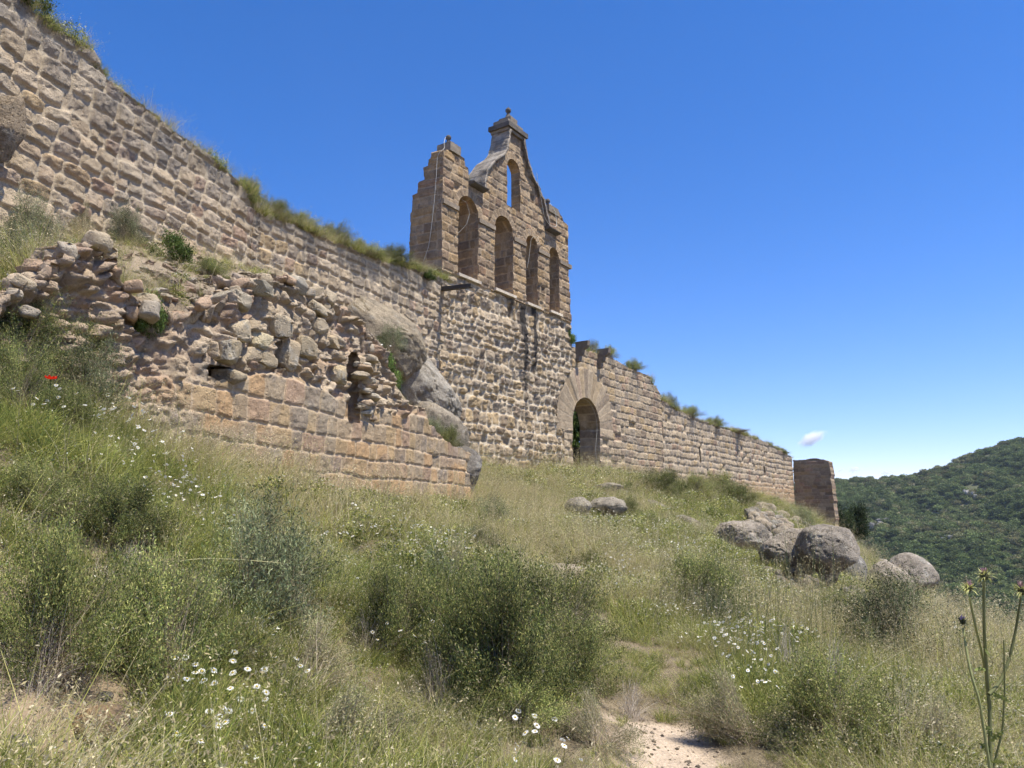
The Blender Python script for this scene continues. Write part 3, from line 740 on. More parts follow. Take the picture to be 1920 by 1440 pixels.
# impost bands and sills
rr = [(a[1]-a[0])/2 for a in arches]
zi = [a[3]-r for a, r in zip(arches, rr)]
ends = [(sJ-.0, A1[0]), (A1[1], A2[0]), (A2[1], A3[0]), (A3[1], A4[0]), (A4[1], FR_s1)]
for k, (e0, e1) in enumerate(ends):
    zz = zi[min(k, 3)] if k < 4 else zi[3]
    mb = MB(); wbox(mb, e0+.015 if k else e0-.05, e1-.015, zz-.16, zz, .05, -.15 if k else -1.0, (.27, .215, .155), seed=7+k); obj("impost_band", mb.mesh("impost_band", M_ASH, False, bo), bel)
for k, (a, dz) in enumerate(zip(arches[:4], (.02, .02, .02, .02))):
    mb = MB(); wbox(mb, a[0]-.03, a[1]+.10, a[2]-.10, a[2]-.0, .09, -.35, (.55, .47, .36), seed=17+k, amp=.003); obj("window_sill", mb.mesh("window_sill", M_ASH, False, bo), bel, label="pale stone sill slab")

# tubes for cables and beams
def tube(mb, pts, r, n=6, col=(.5, .5, .5), r1=None, closed=True):
    pts = np.asarray(pts, float); m = len(pts); r1 = r if r1 is None else r1
    tg = np.gradient(pts, axis=0); tg /= np.linalg.norm(tg, axis=1)[:, None]+1e-9
    up = np.where(np.abs(tg[:, 2:3]) > .9, np.array([[1., 0, 0]]), np.array([[0, 0, 1.]]))
    a = np.cross(tg, up); a /= np.linalg.norm(a, axis=1)[:, None]; b = np.cross(tg, a)
    an = np.linspace(0, 2*math.pi, n, endpoint=False); rad = np.linspace(r, r1, m)
    V = (pts[:, None]+rad[:, None, None]*(np.cos(an)[None, :, None]*a[:, None]+np.sin(an)[None, :, None]*b[:, None])).reshape(-1, 3)
    i, j = np.meshgrid(np.arange(m-1), np.arange(n), indexing='ij')
    F = np.stack([(i*n+j).ravel(), (i*n+(j+1) % n).ravel(), ((i+1)*n+(j+1) % n).ravel(), ((i+1)*n+j).ravel()], 1)
    mb.add(V, F, col=col)
def smooth_line(P, n=40):
    P = np.asarray(P, float); c = np.concatenate([[0], np.cumsum(np.linalg.norm(np.diff(P, axis=0), axis=1))]); t = np.linspace(0, c[-1], n)
    Q = np.stack([np.interp(t, c, P[:, k]) for k in range(P.shape[1])], 1)
    for _ in range(3): Q[1:-1] = (Q[:-2]+2*Q[1:-1]+Q[2:])/4
    return Q
def wp(u, v, off=.0): s, z = S(u, v); return W.w(np.array([s]), np.array([z]), off)[0]
def side_pt(u, v):       # a point on the left flank of the belfry (plane s = sJ)
    d = ray(u, v); b = W.pos(np.array([sJ+.001]))[0]-WD*.13; n = W.nrm(np.array([sJ+1.0]))[0]
    det = -d[0]*n[1]+n[0]*d[1]; k = (-b[0]*n[1]+n[0]*b[1])/det
    return np.array([k*d[0], k*d[1], k*d[2]])
cables = [
    ([wp(844, 254, -.2), wp(841, 258, -.15), wp(836, 268, -.1), wp(834.5, 281, .02), side_pt(826, 281), side_pt(820, 290), side_pt(818, 330), side_pt(814, 380), side_pt(809, 425), side_pt(804, 462), side_pt(794, 490)], "loose white cable hanging down the left flank of the belfry from its ball finial"),
    ([wp(870, 373, -.1), wp(878, 378, -.08), wp(883, 400, -.05), wp(879, 420, -.1), wp(868, 438, -.3), wp(862, 452, -.5)], "thin pale cable sagging inside the leftmost bell opening"),
    ([wp(1008, 446, .03), wp(998, 444, .05), wp(995, 449, .02), wp(991, 480, .03), wp(988, 502, .02)], "thin pale cable hanging in the third bell opening from the left"),
    ([wp(996, 327, .26), wp(999, 350, .26), wp(1005, 380, .26), wp(1011, 410, .24), wp(1019, 425, .28), wp(1031, 429, .3), wp(1036, 420, .2), wp(1038, 402, .1), wp(1034, 392, .1), wp(1035, 380, -.1)], "white cable looping from the right curved shoulder up to the small right finial")]
for P, lab in cables:
    mb = MB(); Q = smooth_line(P, 50); o0 = Q[0].copy(); tube(mb, Q, .0095 if 'flank' in lab or 'looping' in lab else .006, 6, (.6, .58, .52)); obj("cable", mb.mesh("cable", M_CABLE, off=o0), loc=o0, label=lab, cat="cable", group="loose cables on the belfry")
# beam with its root in the wall
p0 = wp(829, 541, -.25); n3 = np.array([*WN, 0]); mb = MB()
L = 1.24+.25; d3 = n3; side = np.array([*WD, 0]); w_ = .09
z0 = p0[2]; c8 = []
for zz in (-.06, .06):
    for a, b in ((0, -w_), (L, -w_*.8), (L, w_*.8), (0, w_)): c8.append(p0+d3*a+side*b+np.array([0, 0, zz-(.12 if a else 0)]))
jitter_box(mb, c8, (.08, .07, .06), 6, .012, 3)
obj("wooden_beam", mb.mesh("wooden_beam", M_WOOD, False, p0), loc=p0, label="dark weathered timber beam sticking out of the wall under the leftmost bell opening", cat="beam")
# gate wall ---------------------------------------------------------
gate_top_px = [(1076, 650), (1090, 655), (1120, 660), (1150, 672), (1180, 690), (1205, 700), (1218, 706), (1228, 722), (1240, 742)]
GT = PX(gate_top_px); GT[0, 0] = FR_s1+.02
sG1 = GT[-1, 0]
d0 = S(1074.5, 830)[0]; d1 = S(1125.5, 830)[0]; dzt = S(1097, 745)[1]; dzb = S(1098, 885)[1]
dr_ = (d1-d0)/2; dc = (d0+d1)/2; dsp_ = dzt-dr_
print("DOOR s", d0, d1, "z", dzb, dzt, "spring", dsp_, "R", dr_)
r_out = S(1095, 684)[1]-dsp_
rl = S(1043, 790)[0]; print("ring out by height", r_out, "by width", dc-rl, S(1146, 800)[0]-dc)
GATE_RINGS.append((dc, dsp_, dr_, R_OUT, 17, .35))
gt = obj("gate_wall", None, loc=ref(W, dc, dzb), label="coursed stone wall pierced by the big round-arched doorway, right of the belfry", cat="gate wall"); go = np.array(gt.location)
gate_out = np.concatenate([NOTCH, [[FR_s1+.005, GT[0, 1]]], GT, [[sG1, .2]]])
# the ring reaches left over the church front: give the wall its own voussoirs there
carved("ashlar_face", W, gate_out, [arch_poly(d0, d1, dzb-.1, dzt)], .032, style_gate, thick=1.0, back='full', mat=M_ASH, parent=gt, ragged=.03, hole_rag=.0, origin=go, rev_step=.05)
mb = MB()
wbox(mb, d0-.3, d1+.3, dzb-.35, dzb-.02, .45, -1.1, (.3, .25, .18), sub=10, amp=.03, seed=8); obj("threshold", mb.mesh("threshold", M_ASH, False, go), gt)
# white cable round the doorway
a = np.linspace(math.pi*.75, 0, 20); P = [W.w(np.array([dc+(dr_-.03)*math.cos(t)]), np.array([dsp_+(dr_-.03)*math.sin(t)]), -.12)[0] for t in a]+[wp(1121, 845, -.12), wp(1124, 880, -.05)]
mb = MB(); Q = smooth_line(P, 50); tube(mb, Q, .008, 6); o0 = Q[0].copy(); obj("cable", mb.mesh("cable", M_CABLE, off=o0), loc=o0, label="white cable running round the inside of the big doorway arch", cat="cable")
# corbels over the door
for (u0, u1, v0, v1, sd_) in ((1079.6, 1087, 641, 655, 1), (1119.7, 1128, 655, 672, 2)):
    a = S(u0, v0); b = S(u1, v0); p = a; mb = MB(); s0 = a[0]; s1 = a[0]+.22
    zt2 = a[1]; prof = [(0, -.85), (.16, -.82), (.2, -.6), (.3, -.52), (.34, -.34), (.46, -.3), (.56, -.2), (.58, 0), (0, 0)]
    prof = np.array(prof); n = len(prof); Vl = []
    for s_ in (s0, s1):
        Vl.append(W.w(np.full(n, s_), zt2+prof[:, 1], prof[:, 0]-.02))
    V = np.concatenate(Vl); V = V+.012*fbm(V[:, 0]*5, V[:, 1]*5, V[:, 2]*5, seed=sd_)[:, None]
    F = [(k, k+n, (k+1) % n+n, (k+1) % n) for k in range(n)]; T = [(n-1, k+1, k) for k in range(0, n-2)]+[(n-1+n, k+n, k+1+n) for k in range(0, n-2)]
    mb.add(V, F, T, col=(.2, .165, .13)); obj("corbel", mb.mesh("corbel", M_ASH, False, go), gt)

# far wall ----------------------------------------------------------
far_top_px = [(1243, 748), (1262, 762), (1300, 782), (1340, 797), (1360, 802), (1400, 815), (1430, 826), (1450, 836), (1470, 848), (1488, 858)]
CF = PX(far_top_px); CF[0, 0] = sG1+.01; CF[-1, 0] = sE
def slit(u, v0, v1, w):
    a = S(u, v0); b = S(u, v1); return np.array([(a[0]-w/2, b[1]), (a[0]-w/2, a[1]), (a[0]+w/2, a[1]), (a[0]+w/2, b[1])])
carved("curtain_wall", W, wpoly(CF, sG1+.01, sE, -1.5, -3.0), [slit(1312.5, 836, 868, .22), slit(1433.5, 874, 888, .45)], .05, style_far, thick=.9, back='none', mat=M_WALL, ragged=.05,
       label="far stretch of wall with two arrow slits, ending at the square corner stub", cat="stone wall", origin=ref(W, (sG1+sE)/2, 1))
# corner stub, perpendicular to the wall
E2 = E + WN*2.55; PT = Path([E-WD*.02, E2+WN*1.0])
TP = Path([E+WD*.02, E+WD*.02+WN*6])
zt0 = TP.hit(1500, 862)[1]
L2 = TP.hit(1558, 890)[0]; print("stub length", L2, "top", zt0)
tp = [(0, zt0), (.4, zt0-.04), (.9, zt0+.02), (1.6, zt0+.04), (L2-.5, zt0-.05), (L2-.1, zt0-.2), (L2-.04, zt0-1.2), (L2+.05, zt0-3), (L2+.12, zt0-6)]
TP.nrm = lambda t: np.broadcast_to(-WD, np.shape(t)+(2,))
carved("corner_stub", TP, np.array([(0, -4.0), (L2+.4, -4.0)]+tp[::-1]), [], .05, style_tower, thick=1.3, back='full', ragged=.05, mat=M_WALL,
       label="shaded stub of masonry turning outward at the far right end of the wall", cat="tower stub", origin=TP.w(np.array([0.]), np.array([-1.]))[0])

# ------------------------------------------------------------------ ruined front wall
def ruin_style(s, z):
    u_ = (s-RW.s[1])   # metres from px 330
    line = ZL(s)       # height where ashlar stops
    st1 = rect_stones(s, z, 101, ch=.34, cv=.16, w0=.26, w1=.5, irr=.024, joint=.011, rnd=.026, corner=.04)
    h1, m1, r1, _ = stone_relief(st1, 101, s, z, protr=.022, tilt=.02, rough=.009, deep=.03, recess=.05)
    c1 = pal_pick(r1[2], ['orange', 'ochre', 'pink', 'beige', 'grey'], [.26, .26, .10, .26, .12])*(.82+.25*r1[3])[:, None]
    c1 = tint(c1, sstep(.1, .35, fbm(s*2.2, z*2.2, oct=4, seed=111))*.45, (.27, .235, .2))
    og = sstep(2.0, .8, z-.0)*sstep(-.1, .4, fbm(s*.9, z*.9, oct=3, seed=117)+.2); c1 = tint(c1, og*.4, (.47, .30, .15)); c1 = tint(c1, sstep(.1, .4, fbm(s*1.3+5, z*1.3, oct=4, seed=119))*.4, (.44, .36, .25))
    c1 = tint(c1, m1*.9, (.54, .41, .27))
    st2 = rect_stones(s, z, 131, ch=.22, cv=.5, w0=.18, w1=.46, irr=.10, joint=.022, rnd=.05, corner=.07)
    h2, m2, r2, _ = stone_relief(st2, 131, s, z, protr=.13, tilt=.16, rough=.035, deep=.10, recess=.16)
    c2 = pal_pick(r2[2], ['pale', 'beige', 'pink', 'grey'], [.3, .4, .14, .16])*(.82+.3*r2[3])[:, None]
    c2 = tint(c2, m2*.7, (.36, .27, .19))
    # eroded core on the left
    e = sstep(.9, -.6, u_ + .5*fbm(s*1.2, z*1.2, seed=141) + .35*(2.2-z))
    big = fbm(s*1.3, z*1.5, oct=5, seed=151, gain=.62)
    st3 = vor_stones(s, z, 171, size=.15, asp=1.3, rnd=.045, joint=.008); h3, m3, r3, _ = stone_relief(st3, 171, s, z, protr=.12, tilt=.1, rough=.05, deep=.1)
    hc = big*.34 + h3*1.0 - .12 + .10*np.abs(fbm(s*5, z*5, oct=4, seed=161, gain=.65))
    cc = pal_pick(r3[2], ['pale', 'beige', 'pink', 'grey'], [.25, .3, .2, .25])*(.8+.35*r3[3])[:, None]
    cc = tint(cc, .35*np.ones_like(s), (.42, .30, .21)); cc = tint(cc, sstep(.15, .5, big)*.3, (.3, .27, .23))
    m = sstep(-.05, .05, z-line+.06*fbm(s*3, z*3, seed=121))
    h = h1*(1-m)+h2*m; c = tint(c1, m, 0)+c2*m[:, None]
    h = h*(1-e)+hc*e; c = c*(1-e)[:, None]+cc*e[:, None]
    return h, c
line_px = PX([(300, 705), (400, 712), (480, 700), (560, 705), (640, 745), (700, 765), (760, 780), (800, 760)], RW)
def ZL(s): return np.interp(s, line_px[:, 0], line_px[:, 1])
ruin_top_px = [(-30, 600), (40, 545), (90, 500), (120, 470), (150, 452), (180, 441), (205, 448), (222, 470), (236, 505), (262, 548), (300, 572), (350, 582), (400, 572), (425, 556), (455, 530), (500, 515), (540, 512), (575, 530), (600, 545), (640, 572), (668, 590), (690, 612), (714, 640), (722, 665), (740, 700), (748, 735), (772, 762), (800, 768), (806, 800), (824, 812), (850, 838), (885, 850), (897, 880), (890, 915)]
RT = PX(ruin_top_px, RW)
print("RUIN TOP", np.round(RT, 2).tolist())
rz0 = np.array([(RT[0, 0], -1.0), (RT[-1, 0], -1.2)])
def quad_px(pts): return PX(pts, RW)
holes_r = [quad_px([(655, 790), (655, 672), (662, 658), (676, 665), (676, 795)]), quad_px([(392, 700), (392, 680), (440, 690), (446, 712), (410, 714)]), quad_px([(520, 690), (522, 640), (532, 632), (538, 640), (536, 692)])]
carved("ruined_wall", RW, np.concatenate([rz0, RT[::-1]]), holes_r, .02, ruin_style, thick=.55, back='none', mat=M_WALL, ragged=.05, hole_rag=.02,
       label="low ruined wall in front, orange ashlar base under loose rubble with a narrow dark slot", cat="ruined wall", origin=ref(RW, RW.s[1], 1), rev_step=.05)
# dark packed fill behind the face, so the holes read as deep recesses
ss = np.linspace(RT[0, 0]+.2, RT[-1, 0]-.15, 40); zt3 = np.interp(ss, RT[:, 0], RT[:, 1])-.12
lo = RW.w(ss, np.full(40, -1.0), -.5); hi = RW.w(ss, zt3, -.5); i = np.arange(39)
mb = MB(); mb.add(np.concatenate([lo, hi]), np.stack([i, i+1, i+41, i+40], 1), col=PAL['brown'])
rw_o = [o for o in bpy.data.objects if o.name.startswith("ruined_wall")][0]
obj("packed_fill", mb.mesh("packed_fill", M_WALL, off=np.array(rw_o.location)), rw_o)
# inner wall behind the doorway
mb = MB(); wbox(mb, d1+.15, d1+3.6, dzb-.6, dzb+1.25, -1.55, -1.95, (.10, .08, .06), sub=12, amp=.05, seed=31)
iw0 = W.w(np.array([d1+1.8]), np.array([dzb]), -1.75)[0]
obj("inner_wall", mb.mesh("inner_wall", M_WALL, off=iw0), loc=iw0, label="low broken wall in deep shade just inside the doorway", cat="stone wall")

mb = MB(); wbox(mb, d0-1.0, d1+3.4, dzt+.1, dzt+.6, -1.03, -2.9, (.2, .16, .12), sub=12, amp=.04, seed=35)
obj("added_shade_vault", mb.mesh("added_shade_vault", M_WALL, off=go), gt)  # added slab behind the door, blocks light so the opening goes darker
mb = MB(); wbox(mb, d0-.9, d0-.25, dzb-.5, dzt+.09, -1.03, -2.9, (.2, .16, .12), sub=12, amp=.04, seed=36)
obj("added_shade_side", mb.mesh("added_shade_side", M_WALL, off=go), gt)  # added block beside the left jamb, keeps light from behind out of the doorway

# ------------------------------------------------------------------ rocks
import bmesh
def ico(sub):
    bm = bmesh.new(); bmesh.ops.create_icosphere(bm, subdivisions=sub, radius=1)
    V = np.array([v.co[:] for v in bm.verts]); T = np.array([[v.index for v in f.verts] for f in bm.faces]); bm.free(); return V, T
ICO = {k: ico(k) for k in (2, 3, 4, 5, 6)}
def rock_geo(c, dims, seed, sub=4, amp=.28, cuts=6, ang=0, col=(.3, .27, .22), col2=(.19, .165, .13), yaw=0, lich=.35, undercut=0, cutd=.75, blocky=0):
    V, T = ICO[sub]; V = V.copy(); rng = np.random.RandomState(seed)
    N0 = V.copy()
    if blocky: V = np.sign(V)*np.abs(V)**(1-blocky*.5); V = V/(np.abs(V)**6).sum(1)[:, None]**(1/6)*(blocky)+N0*(1-blocky)
    o = seed*3.7
    V = V*(1+amp*fbm(N0[:, 0]*1.1+o, N0[:, 1]*1.1, N0[:, 2]*1.1, oct=3, seed=seed))[:, None]
    for k in range(cuts):
        n = rng.randn(3); n /= np.linalg.norm(n); dd = cutd+.2*rng.rand(); e = V@n-dd
        V = V - np.clip(e, 0, None)[:, None]*n*.85
    if undercut:
        low = sstep(.05, -.6, N0[:, 2]); V[:, 0] *= 1-undercut*low; V[:, 1] *= 1-undercut*low
    V = V*(1+.05*fbm(N0[:, 0]*4+o, N0[:, 1]*4, N0[:, 2]*4, oct=4, seed=seed+3, gain=.6)+.018*fbm(N0[:, 0]*16+o, N0[:, 1]*16, N0[:, 2]*16, oct=3, seed=seed+6))[:, None]
    rg = np.abs(fbm(N0[:, 0]*2.2+o, N0[:, 1]*2.2, N0[:, 2]*3.5, oct=3, seed=seed+8)); V = V*(1-.07*sstep(.05, 0, rg))[:, None]
    d = np.asarray(dims, float)/2; P = V*d
    ca, sa = math.cos(ang), math.sin(ang); P = np.stack([P[:, 0]*ca-P[:, 2]*sa, P[:, 1], P[:, 0]*sa+P[:, 2]*ca], 1)
    ca, sa = math.cos(yaw), math.sin(yaw); P = np.stack([P[:, 0]*ca-P[:, 1]*sa, P[:, 0]*sa+P[:, 1]*ca, P[:, 2]], 1)
    P = P+np.asarray(c)
    cc = np.broadcast_to(np.asarray(col, float), (len(P), 3)).copy()
    q = fbm(P[:, 0]*1.3/max(.4, d[0]), P[:, 1]*1.3/max(.4, d[0]), P[:, 2]*1.3/max(.4, d[0]), oct=5, seed=seed+11, gain=.65)
    cc = tint(cc, sstep(-.05, .3, q)*lich*1.6, col2)
    cc = tint(cc, sstep(.28, .5, fbm(P[:, 0]*5, P[:, 1]*5, P[:, 2]*5, oct=4, seed=seed+12))*.5, (.47, .44, .37))
    return P, T, cc
def rock(label, c, dims, seed, name="boulder", cat="boulder", group=None, mat=None, **k):
    P, T, cc = rock_geo(c, dims, seed, **k); c = np.asarray(c, float)
    return obj(name, mesh(name, P-c, None, cc, True, mat or M_ROCK, T), label=label, cat=cat, group=group, loc=c)
def prock(label, u, v, w, h, Y, seed, depth=1.0, **k):
    c_ = at(u, v, Y); ROCKS.append((c_[0], c_[1], w*Y/F_PX/2 if h > 25 else .1))
    return rock(label, at(u, v, Y), (w*Y/F_PX, w*Y/F_PX*depth, h*Y/F_PX), seed, **k)
SAND = (.40, .335, .235); GR = (.38, .32, .245)
ROCKS = []
prock("rounded sandstone outcrop swelling up against the wall left of the grey slab", 715, 640, 200, 130, 20.2, 3, sub=6, depth=.9, ang=-.72, col=(.37, .30, .205), cuts=7, amp=.26, blocky=.5)
prock("big tilted grey rock slab between the ruined wall and the wall behind it", 782, 728, 200, 112, 21.3, 27, sub=6, depth=.8, ang=-.86, blocky=.55, col=(.41, .36, .285), col2=(.2, .18, .15), cuts=4, amp=.15, cutd=.86)
prock("earth-stained rock wedged under the lower end of the big tilted slab", 812, 815, 120, 110, 20.6, 19, sub=5, depth=.9, ang=-.5, blocky=.5, col=(.37, .31, .23), cuts=5)
prock("pale lichen-spotted block at the right foot of the ruined wall", 868, 876, 84, 78, 19.0, 12, sub=5, depth=.8, col=(.27, .24, .2), cuts=5, lich=.5)
prock("brown rock bulging out of the tall wall at the left picture edge", 6, 245, 92, 165, 10.4, 14, sub=6, depth=.6, col=(.34, .265, .18), undercut=.35, cuts=3, amp=.3)
RB = "weathered boulders on the right of the slope"
def gY(u, v): return ghit(u, v)[1]
prock("leftmost big grey boulder of the row under the far wall", 1393, 1012, 108, 78, gY(1393, 1038)-.9, 21, sub=6, col=GR, group=RB, cuts=8, amp=.25, lich=.5)
prock("grey boulder between the row's leftmost and the dark undercut one", 1482, 1034, 100, 92, gY(1480, 1075)-1.2, 22, sub=6, col=GR, group=RB, cuts=9, lich=.6)
prock("largest boulder with a dark undercut belly below the corner stub", 1553, 1042, 112, 116, gY(1553, 1098)-1.2, 23, sub=6, blocky=.3, col=(.35, .30, .235), undercut=.6, group=RB, cuts=6, amp=.2, depth=.9, lich=.5)
prock("small upright grey rock right of the undercut boulder", 1604, 1074, 44, 70, gY(1603, 1105)-.6, 24, sub=4, col=(.3, .275, .24), group=RB)
prock("low smooth boulder left of the outermost round boulder", 1672, 1090, 82, 62, gY(1672, 1120)-.6, 25, sub=5, col=GR, cuts=7, amp=.22, group=RB, ang=-.2)
prock("outermost round boulder overhanging the drop, dark beneath", 1708, 1088, 88, 92, gY(1690, 1126)-1.2, 26, sub=5, col=(.35, .30, .235), undercut=.6, cuts=6, amp=.18, lich=.5, group=RB)
prock("small flat stone above the low smooth boulder", 1654, 1053, 26, 12, gY(1654, 1064), 27, sub=3, col=GR, group=RB)
prock("tan rock sunk in grass below the undercut boulder", 1512, 1098, 24, 28, gY(1512, 1112), 28, sub=4, col=(.42, .33, .23), group=RB)
prock("orange flat rock in grass right of the undercut boulder", 1582, 1148, 34, 18, gY(1582, 1152), 29, sub=4, col=(.45, .31, .19), group=RB)
prock("rounded pale rock in the grass below the doorway, left of a longer one", 1082, 950, 52, 34, gY(1082, 966)-.8, 31, sub=4, col=(.34, .295, .225), group="pale rocks in the grass below the doorway")
prock("long pale rock in the grass below the doorway", 1140, 950, 68, 38, gY(1140, 968)-.8, 32, sub=5, col=(.34, .295, .225), group="pale rocks in the grass below the doorway", cuts=3)
prock("small whitish stones heap below the two pale rocks", 1088, 975, 34, 16, gY(1088, 980), 33, sub=4, col=(.5, .47, .4), cuts=8, group="pale rocks in the grass below the doorway")
prock("dark flat-lying slab right below the doorway", 1143, 913, 52, 18, gY(1143, 924)-.8, 34, sub=4, col=(.3, .26, .2), cuts=8, group="pale rocks in the grass below the doorway")
prock("upper half-buried slab in the slope right of the doorway", 1190, 944, 44, 14, gY(1190, 952)-.3, 35, sub=4, ang=-.4, col=(.28, .24, .18), group="half-buried slabs")
prock("middle half-buried slab in the slope below the gate wall", 1236, 952, 50, 18, gY(1236, 960)-.3, 36, sub=4, ang=-.5, col=(.28, .24, .18), group="half-buried slabs")
prock("lower half-buried slab running down to the boulders", 1292, 980, 66, 20, gY(1292, 990)-.4, 37, sub=4, ang=-.45, col=(.27, .23, .17), group="half-buried slabs")
prock("grey stone sticking out of the bushy mound under the gate wall", 1285, 912, 24, 22, gY(1285, 922), 38, sub=4, col=(.3, .26, .2), group="half-buried slabs")
prock("tan bare hump of rock in the middle of the grassy slope", 1045, 1075, 120, 34, gY(1045, 1088)+.2, 39, sub=5, col=(.43, .35, .25), cuts=2)
g_ = ghit(185, 1375)
prock("ochre layered rock in the lower left corner", 190, 1362, 100, 70, g_[1], 41, sub=5, col=(.46, .30, .16), cuts=7)
prock("small dark stone just above the ochre rock", 197, 1306, 30, 18, ghit(197, 1312)[1], 42, sub=4, col=(.22, .19, .15))
prock("grey rock at the lower left picture edge", 18, 1400, 70, 40, ghit(18, 1412)[1], 43, sub=4, col=(.34, .30, .25))
prock("small grey stone in the grass left of the big foreground bush", 742, 1148, 40, 16, ghit(742, 1152)[1], 44, sub=4, col=(.45, .42, .36))
def pile(name, label, cat, spots, colf, group=None):
    mb = MB(); o0 = None
    for k, (u, v, w, h, sd_) in enumerate(spots):
        Y = gY(u, v+h*.4+6)-.5; c = at(u, v, Y); ROCKS.append((c[0], c[1], .3))
        if o0 is None: o0 = c
        P, T, cc = rock_geo(c, (w*Y/F_PX, w*Y/F_PX*.8, h*Y/F_PX), sd_, sub=3, cuts=7, col=colf(k)); mb.add(P, None, T, cc)
    return obj(name, mb.mesh(name, M_ROCK, off=o0), loc=o0, label=label, cat=cat, group=group)
rng = np.random.RandomState(5)
sp = []
for k in range(120):
    u = 1372+rng.rand()*150; top = np.interp(u, [1372, 1400, 1425, 1450, 1480, 1525], [985, 965, 942, 950, 966, 990]); v = top+rng.rand()**1.2*45+4
    sp.append((u, v, 14+rng.rand()*16, 12+rng.rand()*12, 300+k))
pile("collapsed_stone_wall", "collapsed dry-stone wall of small broken stones above the boulder row", "rubble wall", sp, lambda k: [(.42, .34, .24), (.36, .29, .2), (.3, .26, .2)][k % 3])
sp = [(1440+rng.rand()*95, 1066+rng.rand()*26, 10+rng.rand()*12, 8+rng.rand()*8, 450+k) for k in range(14)]
pile("rubble_wall", "scatter of broken stones under the middle boulders of the row", "rubble heap", sp, lambda k: [(.38, .31, .22), (.30, .25, .19)][k % 2])
sp = [(1585+rng.rand()*34, 1098+rng.rand()*24, 9+rng.rand()*10, 7+rng.rand()*6, 400+k) for k in range(16)]
pile("rubble_wall", "little heap of pale broken stones under the small upright rock", "stone heap", sp, lambda k: (.40, .36, .29))

# loose stones lying on the ruined wall's crown
rng = np.random.RandomState(9); n_ = 0; mb = MB()
for k in range(36):
    s_ = RT[1, 0] + rng.rand()*(RW.hit(745, 720)[0]-RT[1, 0]); zt4 = np.interp(s_, RT[:, 0], RT[:, 1])
    left = s_ < RW.s[1]+1.2
    sz = (.12+.16*rng.rand()**2)*(1.0 if not left else .8)
    dep = rng.rand()*.45; zz = zt4 - (rng.rand()*.3)*(1 if rng.rand() < .8 else 2.2) + .04
    if zz < ZL(s_)+.1 and not left: continue
    c = RW.w(np.array([s_]), np.array([zz]), .02-dep*.5)[0]
    P, T, cc = rock_geo(c, (sz*1.6, sz*1.1, sz), 500+k, sub=3, cuts=6, blocky=.95, cutd=.82, lich=.2, col2=(.27, .215, .15), yaw=rng.rand()*3, ang=rng.randn()*.3, col=[(.44, .355, .24), (.40, .32, .215), (.42, .295, .195), (.39, .33, .25)][rng.randint(4)])
    mb.add(P, None, T, cc)
# the horizontal flat stones stacked beside the slot
for k in range(12):
    v = 672+k*10+rng.rand()*4; u = 692+rng.randn()*8+(k > 6)*2
    s_, z_ = RW.hit(u, v); c = RW.w(np.array([s_]), np.array([z_]), -.09+.06*rng.rand())[0]
    P, T, cc = rock_geo(c, (.3+.35*rng.rand(), .34, .08+.07*rng.rand()), 700+k, sub=4, cuts=9, blocky=.8, lich=.2, col2=(.27, .215, .15), cutd=.85, ang=.06*rng.randn(), yaw=-1.2+math.pi, col=[(.42, .345, .24), (.46, .40, .30), (.40, .30, .20)][k % 3]); mb.add(P, None, T, cc)
for (u, v, w, h, cl) in [(432, 662, 62, 46, (.36, .29, .19)), (455, 620, 44, 40, (.42, .34, .23)), (450, 563, 52, 34, (.38, .32, .23)), (490, 540, 54, 30, (.36, .31, .225)), (447, 706, 48, 32, (.31, .25, .165)), (530, 614, 46, 40, (.44, .36, .25)), (496, 640, 36, 34, (.43, .36, .23)), (478, 668, 28, 32, (.38, .30, .2)), (506, 674, 32, 30, (.35, .28, .185)), (548, 668, 36, 54, (.37, .29, .19)), (578, 652, 38, 40, (.4, .32, .21)), (562, 534, 36, 28, (.38, .33, .25)), (606, 612, 30, 28, (.42, .34, .23)), (628, 640, 30, 26, (.40, .31, .2)), (600, 578, 34, 26, (.39, .32, .22)), (640, 700, 34, 36, (.42, .33, .2)), (604, 690, 30, 40, (.42, .30, .19))]:
    s_, z_ = RW.hit(u, v); c = RW.w(np.array([s_]), np.array([z_]), -.12)[0]; Y = c[1]
    P, T, cc = rock_geo(c, (w*Y/F_PX*1.2, .42, h*Y/F_PX*1.1), int(u)+900, sub=5, cuts=9, yaw=-.32, cutd=.78, blocky=.9, amp=.2, col=np.array(cl)*1.1, lich=.2, col2=np.array(cl)*.8); mb.add(P, None, T, cc)
obj("loose_rubble", mb.mesh("loose_rubble", M_WALL, off=np.array(rw_o.location)), rw_o)

